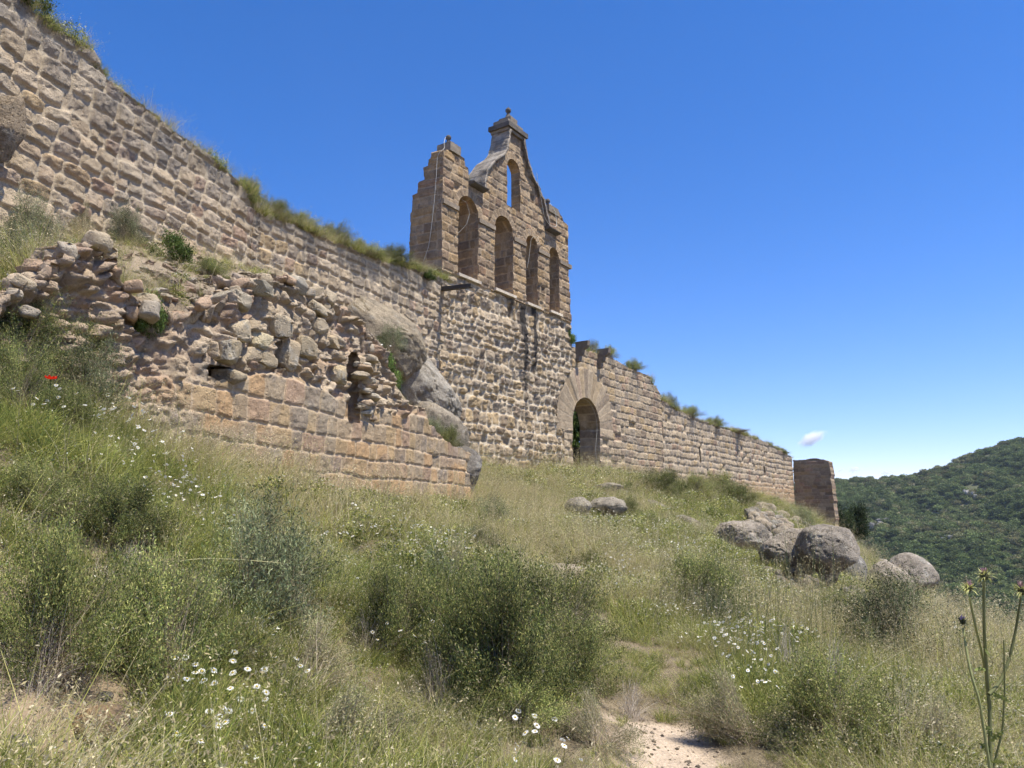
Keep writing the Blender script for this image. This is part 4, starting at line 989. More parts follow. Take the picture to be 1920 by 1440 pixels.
# ------------------------------------------------------------------ vegetation builders
def blades(n, rad, h0, h1, lean=.35, bend=.5, w=.005, seg=3, rng=None, cols=None, droop=0):
    a = rng.rand(n)*2*math.pi; r = rad*np.sqrt(rng.rand(n)); bx, by = r*np.cos(a), r*np.sin(a)
    h = h0+(h1-h0)*rng.rand(n)
    la = a + rng.randn(n)*.9; lm = lean*np.abs(rng.randn(n)); bm_ = bend*rng.rand(n)
    t = np.linspace(0, 1, seg+1); tt = t[None, :]
    ox = np.cos(la)[:, None]*h[:, None]*(lm[:, None]*tt+bm_[:, None]*tt**2); oy = np.sin(la)[:, None]*h[:, None]*(lm[:, None]*tt+bm_[:, None]*tt**2)
    oz = h[:, None]*(tt*(1-.28*bm_[:, None]*tt) - droop*bm_[:, None]*tt**3)
    P = np.stack([bx[:, None]+ox, by[:, None]+oy, oz-.02], -1)
    sa = rng.rand(n)*math.pi; sd_ = np.stack([np.cos(sa), np.sin(sa), 0*sa], -1)
    wd = (w*(.6+.8*rng.rand(n)))[:, None]*(1-.88*tt)*(.7+.3*np.minimum(tt*4, 1))
    V = np.stack([P-sd_[:, None]*wd[..., None]/2, P+sd_[:, None]*wd[..., None]/2], 2)
    V = V.reshape(n, (seg+1)*2, 3)
    b = (np.arange(n)*(seg+1)*2)[:, None]; k = np.arange(seg)*2
    F = np.stack([b+k, b+k+1, b+k+3, b+k+2], -1).reshape(-1, 4)
    c = np.asarray(cols)[rng.randint(len(cols), size=n)]*(.75+.5*rng.rand(n))[:, None]
    return V.reshape(-1, 3), F, np.repeat(c, (seg+1)*2, 0), P[:, -1]
def flakes(P, size, rng, col, asp=2.2, var=.3, up=0.0):
    """small leaf quads (diamonds) at points P"""
    n = len(P); d = rng.randn(n, 3); d[:, 2] = d[:, 2]*.8+up; d /= np.linalg.norm(d, axis=1)[:, None]
    e = np.cross(d, rng.randn(n, 3)); e /= np.linalg.norm(e, axis=1)[:, None]+1e-9
    s_ = (size*(.6+.8*rng.rand(n)))[:, None]
    V = np.stack([P, P+d*s_*.5+e*s_/asp/2, P+d*s_, P+d*s_*.5-e*s_/asp/2], 1).reshape(-1, 3)
    F = np.arange(n*4).reshape(n, 4)
    c = np.asarray(col); c = c[rng.randint(len(c), size=n)] if c.ndim == 2 else np.broadcast_to(c, (n, 3))
    return V, F, np.repeat(c*(1-var+2*var*rng.rand(n))[:, None], 4, 0)
GREEN = [(.20, .235, .055), (.29, .31, .08), (.125, .165, .045), (.38, .37, .115)]
YELLOW = [(.43, .42, .12), (.36, .38, .10), (.50, .46, .18)]
STRAW = [(.53, .45, .26), (.46, .385, .21), (.62, .54, .35), (.38, .32, .18)]
OLIVE = [(.16, .19, .052), (.25, .27, .08), (.09, .12, .038), (.38, .36, .13)]
GREYG = [(.20, .225, .11), (.15, .175, .08), (.29, .30, .16)]
TWIG = [(.28, .22, .15), (.42, .35, .25), (.19, .15, .1)]
def tuft(name, specs, seed):
    rng = np.random.RandomState(seed); mb = MB()
    for sp_ in specs:
        kind = sp_.get('kind', 'b')
        if kind == 'b':
            V, F, c, tips = blades(sp_['n'], sp_['rad'], sp_['h'][0], sp_['h'][1], sp_.get('lean', .35), sp_.get('bend', .6), sp_.get('w', .005), sp_.get('seg', 3), rng, sp_['cols'], sp_.get('droop', 0)); mb.add(V, F, col=c)
            if 'seed' in sp_:
                k = sp_['seed']; m = rng.rand(len(tips)) < k[0]; T_ = tips[m]
                Q = np.repeat(T_, k[1], 0) + rng.randn(len(T_)*k[1], 3)*np.array([.012, .012, .035])*k[2]/.012*.6
                V, F, c = flakes(Q, k[2], rng, k[3], 3.0); mb.add(V, F, col=c)
        else:
            n = sp_['n']; a = rng.rand(n)*6.28; r = sp_['rad']*np.sqrt(rng.rand(n)); z_ = sp_['h'][0]+(sp_['h'][1]-sp_['h'][0])*rng.rand(n)
            V, F, c = flakes(np.stack([r*np.cos(a), r*np.sin(a), z_], 1), sp_['size'], rng, sp_['cols'], sp_.get('asp', 2)); mb.add(V, F, col=c)
    me = mb.mesh(name, sp_.get('mat', M_GRASS), False); return me
def daisy_far(name, seed, n=9):
    rng = np.random.RandomState(seed); mb = MB()
    V, F, c, tips = blades(n, .16, .25, .42, .25, .3, .004, 3, rng, GREEN); mb.add(V, F, col=c)
    for t in tips:
        r = .017; an = np.linspace(0, 6.283, 8)[:-1]; nrm = np.array([rng.randn()*.5, rng.randn()*.5-.45, 1]); nrm /= np.linalg.norm(nrm)
        a = np.cross(nrm, [1, 0, 0]); a /= np.linalg.norm(a); b = np.cross(nrm, a)
        ring = t+r*(np.cos(an)[:, None]*a+np.sin(an)[:, None]*b)*(1+.2*rng.randn(7))[:, None]
        mb.add(np.concatenate([[t+nrm*.002], ring]), None, [(0, k+1, (k+1) % 7+1) for k in range(7)], col=(.80, .79, .74))
        ring = t+nrm*.003+r*.4*(np.cos(an)[:, None]*a+np.sin(an)[:, None]*b); mb.add(np.concatenate([[t+nrm*.006], ring]), None, [(0, k+1, (k+1) % 7+1) for k in range(7)], col=(.62, .45, .08))
    return mb.mesh(name, M_GRASS, False)
def shrub_geo(rad, h, n_st, n_lf, seed, leaf=.03, cols=OLIVE, twig=TWIG, asp=4.5, up=.5, stemw=.008, clumps=10, fill=.0):
    """bush of many fine stems carrying small leaves; returns stems and foliage builders"""
    rng = np.random.RandomState(seed); st = MB(); fo_ = MB()
    cd = rng.randn(clumps, 3); cd[:, 2] = np.abs(cd[:, 2])*.9+.15; cd /= np.linalg.norm(cd, axis=1)[:, None]
    ce = cd*np.array([rad, rad, h])*(.62+.38*rng.rand(clumps))[:, None]
    k = rng.randint(clumps, size=n_st)
    tip = ce[k]+rng.randn(n_st, 3)*np.array([rad, rad, h])*.10
    tip[:, 2] = np.abs(tip[:, 2])+.03
    base = rng.randn(n_st, 3)*rad*.16; base[:, 2] = -.05
    t = np.linspace(0, 1, 7)
    mid = base*.5+tip*.5; mid[:, 2] += h*.12; mid[:, :2] *= .8
    P = (1-t)[None, :, None]**2*base[:, None]+2*(t*(1-t))[None, :, None]*mid[:, None]+(t**2)[None, :, None]*tip[:, None]
    P = P+rng.randn(*P.shape)*.012*rad*t[None, :, None]
    sd_ = rng.randn(n_st, 3); sd_[:, 2] *= .2; sd_ /= np.linalg.norm(sd_, axis=1)[:, None]
    w = stemw*(1-.75*t)[None, :, None]
    V = np.stack([P-sd_[:, None]*w/2, P+sd_[:, None]*w/2], 2).reshape(-1, 3)
    b = (np.arange(n_st)*14)[:, None]; q = np.arange(6)*2; F = np.stack([b+q, b+q+1, b+q+3, b+q+2], -1).reshape(-1, 4)
    tc_ = np.asarray(twig)[rng.randint(len(twig), size=n_st)]; st.add(V, F, col=np.repeat(tc_, 14, 0))
    tl = .35+.65*rng.rand(n_st, n_lf)**.55; fi = tl*6; i0 = np.minimum(fi.astype(int), 5); ff = (fi-i0)[..., None]
    ar = np.arange(n_st)[:, None]; Q = P[ar, i0]*(1-ff)+P[ar, i0+1]*ff + rng.randn(n_st, n_lf, 3)*leaf*1.3
    tone = (.55+1.05*rng.rand(clumps)**1.3)[k]
    V, F, c = flakes(Q.reshape(-1, 3), leaf, rng, cols, asp, .3, up); c = c*np.repeat(np.repeat(tone, n_lf), 4)[:, None]
    fo_.add(V, F, col=c); return st, fo_
SHRUBS = {}
def shrub_proto(key, **k):
    st, fo_ = shrub_geo(**k); SHRUBS[key] = (st.mesh("stems_"+key, M_LEAF, False), fo_.mesh("foliage_"+key, M_LEAF, False))
shrub_proto('dark0', rad=1, h=.8, n_st=640, n_lf=64, seed=1, leaf=.026, asp=3.6, cols=OLIVE+[(.08, .105, .045)], clumps=38)
shrub_proto('dark1', rad=1, h=.8, n_st=640, n_lf=64, seed=2, leaf=.024, asp=3.6, cols=OLIVE, clumps=34)
shrub_proto('dry0', rad=1, h=.8, n_st=620, n_lf=26, seed=3, leaf=.032, cols=[(.25, .24, .11), (.36, .31, .18), (.19, .2, .09)], twig=[(.48, .40, .29), (.36, .29, .2)], clumps=16, stemw=.011)
shrub_proto('grey0', rad=1, h=.9, n_st=420, n_lf=40, seed=4, leaf=.04, cols=GREYG+[(.1, .12, .06)], clumps=34)
shrub_proto('leafy0', rad=1, h=1.0, n_st=260, n_lf=40, seed=5, leaf=.07, cols=[(.13, .19, .05), (.17, .23, .06), (.1, .15, .04)], asp=1.8, clumps=12)
shrub_proto('twig0', rad=1, h=.8, n_st=150, n_lf=5, seed=7, leaf=.03, cols=[(.4, .34, .22)], twig=[(.40, .34, .27), (.30, .25, .2), (.5, .44, .36)], clumps=20, stemw=.014)
shrub_proto('tree0', rad=1, h=1.1, n_st=420, n_lf=60, seed=6, leaf=.05, cols=[(.06, .085, .035), (.08, .105, .045), (.045, .065, .03)], asp=2, clumps=22)
def shrub(key, loc, r, h, rz, label, cat="bush", name="bush", group=None):
    o = bpy.data.objects.new(name, None); C.objects.link(o); o.location = loc; o.rotation_euler = (0, 0, rz); o.scale = (r, r, h)
    o['label'] = label; o['category'] = cat
    if group: o['group'] = group
    st, fo_ = SHRUBS[key]
    for nm, me in (("stems", st), ("foliage", fo_)): obj(nm, me, o)
    return o
def gshrub(key, u, v, w, hp, label, group=None, dy=0, **k):
    g = ghit(u, v); Y = g[1]; r = w*Y/F_PX/2; h = hp*Y/F_PX
    return shrub(key, (g[0], g[1]+dy, g[2]-.03), r*1.05, h*1.15, u*1.7, label, group=group, **k)
GF = "bushes in the foreground"; GM = "bushes on the slope"
gshrub('dark0', 940, 1320, 340, 280, "big dark green bush in the centre foreground, left of the sandy path", GF)
gshrub('dark1', 1090, 1300, 230, 170, "right flank bush leaning out of the big central bush towards the path", GF)
gshrub('dark1', 830, 1260, 270, 230, "dark bush merging into the left side of the big central bush", GF)
gshrub('dark0', 1050, 1235, 250, 190, "dark bush right behind the big central bush", GF)
gshrub('dark0', 740, 1230, 210, 190, "round dark bush at the far left of the central bush mass", GF)
gshrub('dark1', 960, 1370, 260, 120, "low ragged bush at the front foot of the central bush", GF)
gshrub('dark1', 90, 1270, 330, 330, "dark tangled bush at the left picture edge above the bare soil", GF)
gshrub('dark0', 300, 1270, 300, 260, "dark bush behind the daisies, left of centre", GF)
gshrub('grey0', 480, 1180, 300, 230, "grey-green wiry bush above the daisies", GF)
gshrub('dark1', 590, 1140, 180, 110, "small dark green bush between the grey wiry bush and the central one", GF)
gshrub('dry0', 600, 1420, 330, 150, "brownish dry bush at the bottom right of the daisies", GF)
gshrub('dry0', 560, 1290, 260, 150, "olive-brown bush right of the daisies", GF)
gshrub('dry0', 1130, 1400, 170, 120, "dry twiggy bush on the left edge of the path", GF)
gshrub('dark1', 1560, 1400, 330, 190, "dark bush right of the path in the lower right", GF)
gshrub('dry0', 1400, 1390, 220, 150, "low dry bush against the right edge of the path", GF)
gshrub('dry0', 1720, 1420, 260, 130, "reddish dry bush left of the thistle", GF)
gshrub('grey0', 1330, 1190, 150, 80, "greyish low bush on the slope right of the purple grass heads", GM)
gshrub('dark1', 150, 700, 170, 150, "dark green broom bush at the left end of the ruined wall", GM)
gshrub('dark0', 30, 770, 170, 150, "dark bush at the left picture edge beside the poppy", GM)
gshrub('dark0', 110, 800, 160, 100, "low dark bush just under the poppy", GM)
gshrub('dark1', 60, 960, 200, 120, "low brown-green bush below the flowery grass at the left edge", GM)
gshrub('dark0', 220, 1010, 240, 130, "low dark bush under the band of white flowers on the left", GM)
gshrub('grey0', 20, 520, 130, 110, "silvery bush above the ruined wall at the left edge", GM)
gshrub('grey0', 90, 470, 100, 70, "silvery wiry bush on the bank left of the ruined wall's peak", GM)
gshrub('leafy0', 275, 575, 60, 75, "green grass-like bush growing in the breach of the ruined wall", GM) if False else None
for k, (u, v, w, h, key, lab) in enumerate([(1300, 930, 110, 50, 'dark1', "round dark bush on the mound under the far wall"), (1370, 950, 120, 50, 'dark0', "dark bush right of the mound's round one"), (1245, 925, 80, 40, 'dry0', "dry bush at the foot of the gate wall"),
    (1340, 955, 70, 30, 'dry0', "brownish bush left of the collapsed dry-stone wall"), (1500, 985, 70, 34, 'grey0', "grey-green bush at the foot of the corner stub"), (1210, 990, 90, 40, 'dark1', "dark low bush right of the long pale rock"),
    (1330, 980, 80, 34, 'dark0', "dark bush over the leftmost big boulder"), (1170, 930, 60, 30, 'dark0', "small dark bush right of the dark flat slab"), (1100, 1075, 90, 50, 'dark1', "small dark bush right of the tan hump of rock"), (1560, 990, 60, 30, 'dry0', "tan bush above the undercut boulder")]):
    gshrub(key, u, v, w, h, lab, GM)
for k, (u, v, w, h, key, lab) in enumerate(((45, 455, 90, 110, 'grey0', "tall wiry grey plant against the tall wall at the left edge"), (150, 440, 60, 90, 'dry0', "thin dry plant in front of the tall wall above the ruin's peak"), (235, 455, 80, 80, 'grey0', "wiry plant behind the broken crown of the ruin"), (320, 490, 90, 50, 'leafy0', "bright green patch on the bank behind the ruin"), (400, 520, 110, 44, 'dark0', "low green bush in the middle of the bank"), (455, 500, 60, 60, 'grey0', "grey wiry plant at the wall foot, right part of the bank"), (370, 465, 60, 70, 'grey0', "upright grey plant by the wall foot in the middle of the bank"), (520, 515, 80, 34, 'dark1', "low bush behind the ruin's boulder stones"), (590, 520, 60, 30, 'leafy0', "small green bush at the right end of the bank"), (290, 540, 60, 30, 'dry0', "dry clump at the edge of the breach"))):
    gshrub(key, u, v, w, h, lab, "plants on the bank behind the ruin", name="wiry_plant", cat="plant")
for (u, v, w, h, key, lab) in ((30, 700, 230, 170, 'dark0', "large green bush at the left edge hiding the ruined wall's end"), (150, 770, 190, 150, 'grey0', "pale green bush right of the poppy"), (70, 640, 150, 110, 'dark1', "dark bush on the bank at the left edge, above the poppy"), (1240, 930, 120, 56, 'dark0', "bush against the foot of the gate wall"), (1345, 935, 150, 60, 'dark1', "long bush at the foot of the far wall"), (1500, 1000, 60, 26, 'grey0', "small grey-green bush over the boulder row")):
    gshrub(key, u, v, w, h, lab, GM)
rb_ = np.random.RandomState(44)
for k in range(46):
    u, v = (rb_.rand()*1500+250, 930+rb_.rand()*330); w = 52+(v-900)*.46*(.6+.8*rb_.rand())
    if abs(u-1060) < 60 and v < 1110: continue
    if v < 960 and u < 900: continue
    if v < 1075 and u > 1280: continue
    g = ghit(u, v)
    if g[2] < -8 or pathd(g[0:1], g[1:2])[0] < .5 + w*g[1]/F_PX*.5: continue
    gshrub(['dark0', 'dark1', 'dry0', 'dark0', 'grey0', 'dark1'][k % 6], u, v, w, w*(.42+.25*rb_.rand()), "low wiry herb clump scattered among the grass of the slope", "low herb clumps on the slope", name="herb_clump", cat="herb clump")
for k, (u, v, w, h) in enumerate(((60, 1290, 200, 170), (420, 1250, 220, 150), (560, 1180, 160, 110), (820, 1330, 180, 140), (1180, 1350, 130, 90), (230, 1100, 160, 90), (1560, 1330, 160, 150), (1480, 1270, 120, 110), (1690, 1380, 160, 110), (680, 1230, 140, 90))):
    gshrub('twig0', u, v, w, h, "tangle of bare pale dead twigs among the foreground bushes", "dead twigs in the foreground", name="dead_twigs", cat="dead twigs")
p_ = at(733, 640, 18.8); shrub('grey0', p_-np.array([0, 0, .25]), .52, .75, 1, "wispy grey-green bush on top of the rock outcrop", group=GM)
p_ = at(728, 700, 18.2); shrub('leafy0', p_-np.array([0, 0, .35]), .36, .75, 2, "bright yellow-green leafy bush beside the slot's stacked stones", group=GM)
p_ = at(838, 825, 19.6); shrub('dark1', p_-np.array([0, 0, .25]), .55, .85, 3, "dark bush at the lower end of the big tilted slab", group=GM)
p_ = at(812, 800, 19.4); shrub('grey0', p_-np.array([0, 0, .2]), .35, .5, 3.5, "small grassy bush left of the dark one under the slab", group=GM)
p_ = at(285, 590, 9.0); shrub('leafy0', p_-np.array([0, 0, .2]), .22, .42, 4, "narrow green tuft hanging in the breach of the ruined wall", group=GM)
# on the wall tops
GW = "bushes on the wall tops"
def wshrub(key, u, v, r, h, rz, lab, off=-.22, dz=0.05):
    far_ = u > 1060; h = h*(1.0 if far_ else 1.35) if off < 0 else h; r = r*(1.35 if far_ else 1.15)
    s_, z_ = S(u, v); shrub(key, W.w(np.array([s_]), np.array([z_-.12+dz]), off)[0], r, h, rz, lab, group=GW)
wshrub('dark1', 484, 384, .50, .75, 0, "round dark bush where the tall left wall steps down")
wshrub('dark0', 475, 366, .36, .45, 3, "smaller dark bush just left of the round one at the wall's step")
for k, (u, v, r, h, key, lab) in enumerate([(60, -2, .35, .45, 'leafy0', "green clump high on the tall wall at the top left corner"), (120, 58, .4, .35, 'dark0', "dark clump below the seeding grasses at the top left"), (196, 132, .28, .3, 'dark1', "dark clump hanging at the kink of the tall wall's crest"),
    (530, 403, .5, .45, 'dark0', "bushy clump just right of the wall's step"), (580, 418, .5, .4, 'dark1', "second bushy clump right of the wall's step"), (640, 446, .55, .5, 'dark0', "clump midway between the wall's step and the belfry"), (690, 470, .6, .4, 'dark1', "clump left of the big one beside the belfry"),
    (750, 492, .75, .55, 'dark0', "big green clump hanging over the wall just left of the belfry"), (1148, 668, .5, .8, 'dark1', "dark bush on the gate wall right of the corbels"), (1192, 694, .6, .8, 'dark0', "bright bush on the gate wall's right shoulder"),
    (1120, 655, .3, .6, 'grey0', "thin bush between the two corbels"), (1072, 640, .3, .7, 'leafy0', "bush squeezed between the belfry and the left corbel"), (1298, 780, .8, .9, 'dark1', "dark bush on the crest of the far wall"), (1262, 762, .5, .9, 'grey0', "thin grey bush at the start of the far wall"),
    (1345, 800, .7, .9, 'dark0', "bush with upright shoots on the far wall's crest"), (1385, 810, .9, .4, 'dry0', "dry clump on the far wall, right of the bush with shoots"), (1470, 850, .6, .6, 'dark0', "small bush near the far end of the wall's crest")]):
    wshrub(key, u, v, r, h, k*1.3, lab)
wshrub('leafy0', 800, 520, .22, .3, 1, "small bright plant rooted in the wall face left of the belfry", off=.05)
s_, z_ = S(884, 333); shrub('grey0', W.w(np.array([s_]), np.array([z_-.25]), -.25)[0], .2, .75, 1, "wispy plant growing behind the left curved shoulder of the belfry", group=GW)
dpt = W.w(np.array([d0+7.2]), np.array([dzb-.1]), -3.9)[0]
shrub('leafy0', dpt, 2.3, 4.6, 0, "sunlit green bush seen through the left of the doorway")
shrub('dark1', W.w(np.array([dc+.2]), np.array([dzb-.1]), -1.1)[0], .8, .7, 0, "dark weeds growing inside the doorway")
shrub('leafy0', W.w(np.array([dc+.1]), np.array([dzb-.18]), .55)[0], .45, .3, 0, "low green clump in front of the door threshold")
tb = at(1592, 985, 60.0); tr = shrub('tree0', tb-np.array([0, 0, 1.0]), 1.7, 3.0, 0, "bushy holm oak standing just behind the corner stub", cat="tree", name="oak_tree")

# ------------------------------------------------------------------ scattering (uncountable growth only)
def scatter(name, P, rot, scl, idx, variants, label=None):
    me = bpy.data.meshes.new(name); me.vertices.add(len(P)); me.vertices.foreach_set("co", np.asarray(P, np.float32).ravel())
    a = me.attributes.new("rot", 'FLOAT_VECTOR', 'POINT'); a.data.foreach_set("vector", np.asarray(rot, np.float32).ravel())
    a = me.attributes.new("scl", 'FLOAT_VECTOR', 'POINT'); a.data.foreach_set("vector", np.asarray(scl, np.float32).ravel())
    a = me.attributes.new("idx", 'INT', 'POINT'); a.data.foreach_set("value", np.asarray(idx, np.int32))
    col = bpy.data.collections.new(name+"_sources")
    for k, m in enumerate(variants):
        col.objects.link(bpy.data.objects.new("%s_%02d" % (name, k), m))
    ng = bpy.data.node_groups.new(name, 'GeometryNodeTree')
    ng.interface.new_socket("Geometry", in_out='INPUT', socket_type='NodeSocketGeometry')
    ng.interface.new_socket("Geometry", in_out='OUTPUT', socket_type='NodeSocketGeometry')
    N, L = ng.nodes, ng.links
    gi, go_ = N.new('NodeGroupInput'), N.new('NodeGroupOutput')
    m2p = N.new('GeometryNodeMeshToPoints'); iop = N.new('GeometryNodeInstanceOnPoints'); ci = N.new('GeometryNodeCollectionInfo')
    ci.inputs['Collection'].default_value = col; ci.inputs['Separate Children'].default_value = True; ci.inputs['Reset Children'].default_value = True
    def na(nm, ty):
        n = N.new('GeometryNodeInputNamedAttribute'); n.data_type = ty; n.inputs['Name'].default_value = nm
        return [o_ for o_ in n.outputs if o_.enabled and o_.name == 'Attribute'][0]
    L.new(gi.outputs[0], m2p.inputs['Mesh']); L.new(m2p.outputs[0], iop.inputs['Points']); L.new(ci.outputs[0], iop.inputs['Instance'])
    iop.inputs['Pick Instance'].default_value = True
    L.new(na('idx', 'INT'), iop.inputs['Instance Index']); L.new(na('rot', 'FLOAT_VECTOR'), iop.inputs['Rotation']); L.new(na('scl', 'FLOAT_VECTOR'), iop.inputs['Scale'])
    L.new(iop.outputs[0], go_.inputs[0])
    o = obj(name, me, kind="stuff", label=label)
    md = o.modifiers.new("scatter", 'NODES'); md.node_group = ng
    return o
near = [tuft("g0", [dict(n=150, rad=.16, h=(.10, .34), lean=.45, bend=.9, w=.0075, cols=GREEN+YELLOW[:1]), dict(kind='f', n=50, rad=.15, h=(.01, .16), size=.02, cols=GREEN)], 1),
    tuft("g1", [dict(n=120, rad=.16, h=(.10, .36), lean=.5, bend=1.0, w=.007, cols=GREEN+YELLOW+STRAW[:2], seed=(.25, 3, .014, STRAW)), dict(kind='f', n=90, rad=.16, h=(.0, .14), size=.018, cols=YELLOW+OLIVE)], 2),
    tuft("g2", [dict(n=90, rad=.16, h=(.12, .46), lean=.5, bend=.9, w=.0055, cols=STRAW+YELLOW, seed=(.6, 5, .014, STRAW)), dict(n=50, rad=.15, h=(.06, .2), w=.006, lean=.5, cols=YELLOW+TWIG)], 3),
    tuft("g3", [dict(kind='f', n=22, rad=.16, h=(.12, .22), size=.016, asp=1.3, cols=[(.7, .68, .55), (.6, .56, .3)]), dict(kind='f', n=420, rad=.17, h=(0, .14), size=.022, cols=GREEN+OLIVE), dict(n=60, rad=.15, h=(.08, .24), lean=.6, bend=1, w=.007, cols=OLIVE+GREEN)], 4),
    tuft("g4", [dict(kind='f', n=170, rad=.18, h=(0, .10), size=.016, cols=[(.33, .27, .17), (.25, .2, .12), (.2, .18, .09)]), dict(n=70, rad=.16, h=(.04, .16), lean=.9, bend=1, w=.004, cols=STRAW+TWIG)], 5),
    tuft("g5", [dict(n=34, rad=.16, h=(.3, .62), lean=.3, bend=.9, w=.0045, cols=STRAW+YELLOW, seg=4, seed=(.9, 8, .016, STRAW)), dict(n=70, rad=.16, h=(.08, .3), lean=.5, bend=.9, w=.006, cols=YELLOW+GREEN[:2]+STRAW[:1])], 6)]
midv = [tuft("m0", [dict(n=150, rad=.28, h=(.10, .34), lean=.45, bend=.9, w=.011, cols=GREEN+YELLOW[:1], seg=2)], 11),
    tuft("m1", [dict(n=130, rad=.28, h=(.10, .38), lean=.5, bend=1.0, w=.010, cols=GREEN+YELLOW+STRAW[:2], seg=2, seed=(.3, 3, .02, STRAW))], 12),
    tuft("m2", [dict(n=130, rad=.28, h=(.14, .5), lean=.5, bend=1.1, w=.008, cols=STRAW+STRAW+YELLOW, seg=3, seed=(.5, 5, .02, STRAW))], 13),
    tuft("m3", [dict(kind='f', n=420, rad=.30, h=(0, .26), size=.042, asp=1.8, cols=GREEN+OLIVE+YELLOW[:1]), dict(kind='f', n=26, rad=.3, h=(.2, .32), size=.03, asp=1.3, cols=[(.7, .68, .55), (.6, .56, .3)]), dict(n=60, rad=.2, h=(.1, .3), lean=.5, w=.009, cols=OLIVE, seg=2)], 14),
    tuft("m4", [dict(n=90, rad=.3, h=(.05, .2), lean=.7, bend=1, w=.008, cols=STRAW+TWIG, seg=2)], 15),
    tuft("m5", [dict(n=44, rad=.28, h=(.35, .75), lean=.3, bend=.9, w=.0065, cols=STRAW+YELLOW, seg=4, seed=(.9, 8, .022, STRAW)), dict(n=70, rad=.28, h=(.1, .3), lean=.5, bend=.9, w=.009, cols=YELLOW+GREEN[:2], seg=2)], 16)]
dz = [daisy_far("d0", 21), daisy_far("d1", 22, 14)]
rng = np.random.RandomState(77)
zones_straw = [ghit(u, v)[:2].tolist()+[r] for u, v, r in ((930, 930, 3.0), (980, 985, 2.2), (1010, 1050, 1.6), (450, 880, 1.8), (560, 920, 1.6), (700, 960, 1.5), (250, 830, 1.2), (860, 920, 1.5), (1280, 905, 2.5), (1650, 1180, 3), (1800, 1250, 2.2), (1560, 1130, 2))]
zones_green = [ghit(u, v)[:2].tolist()+[r] for u, v, r in ((700, 1050, 1.6), (1230, 1000, 2.0), (1400, 1060, 2.4), (1330, 1030, 2.2), (200, 930, 1.2), (1450, 1150, 2.0), (60, 900, 1.0))]
def dryness(x, y):
    d = -.07+.95*fbm(x*.8, y*.8, oct=4, seed=61, gain=.6)+.25*fbm(x*2.3, y*2.3, oct=2, seed=62)
    for zx, zy, r in zones_straw: d = d+.42*np.exp(-((x-zx)**2+(y-zy)**2)/r**2)
    for zx, zy, r in zones_green: d = d-.38*np.exp(-((x-zx)**2+(y-zy)**2)/r**2)
    return d
def in_view(x, y, z, mrg=60):
    c, s_ = math.cos(PITCH), math.sin(PITCH); dep = y*c+z*s_; up = -y*s_+z*c
    u = 960+F_PX*x/np.maximum(dep, .1); v = 720-F_PX*up/np.maximum(dep, .1)
    m = mrg+1300/np.maximum(dep, .5)
    return (dep > .4) & (u > -m) & (u < 1920+m) & (v < 1440+m*1.5) & (v > -200)
def wall_clear(x, y):
    P_ = np.stack([x, y], 1); d = seg_sdf(P_, W.p, False)
    b, s_ = ruin_dist(x, y); rw = (b > -.04) & (b < .55) & (s_ > .2) & (s_ < RW.s[-1]+.1)
    # side of the main wall
    side = np.zeros(len(x), bool)
    for i in range(3):
        a = W.p[i]; dd = W.p[i+1]-a; Ls = np.hypot(*dd); dd = dd/Ls; t = (x-a[0])*dd[0]+(y-a[1])*dd[1]; n = (x-a[0])*dd[1]-(y-a[1])*dd[0]
        lo = -20 if i == 0 else 0; side |= (t > lo) & (t <= Ls+.3) & (n < .08) & (n > -12)
    return (~side) & (~rw)
def sample(n, x0, x1, y0, y1):
    x = x0+(x1-x0)*rng.rand(n); y = y0+(y1-y0)*rng.rand(n); z = G(x, y); m = in_view(x, y, z); x, y, z = x[m], y[m], z[m]
    m = wall_clear(x, y)
    for rx, ry, r_ in ROCKS:
        if r_ > .25: m &= ~((np.abs(x-rx) < r_*.9) & (y-ry < r_*.8) & (y-ry > -r_*.8-.35-.5*min(1, r_)))
    return x[m], y[m], z[m]
def slope_rot(x, y, n, k=.6):
    e = .25; gx = (G(x+e, y, False)-G(x-e, y, False))/(2*e); gy = (G(x, y+e, False)-G(x, y-e, False))/(2*e)
    return np.stack([np.arctan(gy)*k+rng.randn(n)*.12, -np.arctan(gx)*k+rng.randn(n)*.12, rng.rand(n)*6.283], 1)
def choose(x, y, dn):
    n = len(x); d = dn+rng.randn(n)*.16; bare = .5+.5*fbm(x*1.4, y*1.4, oct=3, seed=66)
    idx = np.where(d > .22, 2, np.where(d > -.02, 1, 0)); r = rng.rand(n)
    pt = fbm(x*.9+3, y*.9, oct=3, seed=69); idx = np.where((r < .28+.5*sstep(.05, .35, pt)) & (d < .3), 3, idx); idx = np.where((r > .88), 4, idx); idx = np.where((rng.rand(n) < .10+.35*sstep(.0, .4, d)) & (idx < 4), 5, idx); return idx
# foreground
x, y, z = sample(8600, -9, 9, 1.8, 9.6); pd_ = pathd(x, y); lf_ = np.hypot(x-lf[0], (y-lf[1])*.9)
edge_ = .31+.12*fbm(x*3, y*3, seed=14)
keep = ((pd_ > edge_) | ((y > 6.5) & (rng.rand(len(x)) < .85))) & (rng.rand(len(x)) < np.where(lf_ < .5, .22, 1)); x, y, z, pd_, lf_ = x[keep], y[keep], z[keep], pd_[keep], lf_[keep]
n = len(x); dn = dryness(x, y); idx = choose(x, y, dn); idx = np.where((pd_ < .8) & (y < 7.2) & (rng.rand(n) < .7), 4, idx); idx = np.where((lf_ < .5), 4, idx)
sc = (.65+.7*rng.rand(n))*np.where(pd_ < .75, .6, 1)*np.clip(.75+.7*fbm(x*1.1, y*1.1, seed=64), .5, 1.5)
scatter("meadow_grass", np.stack([x, y, z], 1), slope_rot(x, y, n), np.stack([sc, sc, sc], 1), idx, near, "wild grass and herbs covering the near slope")
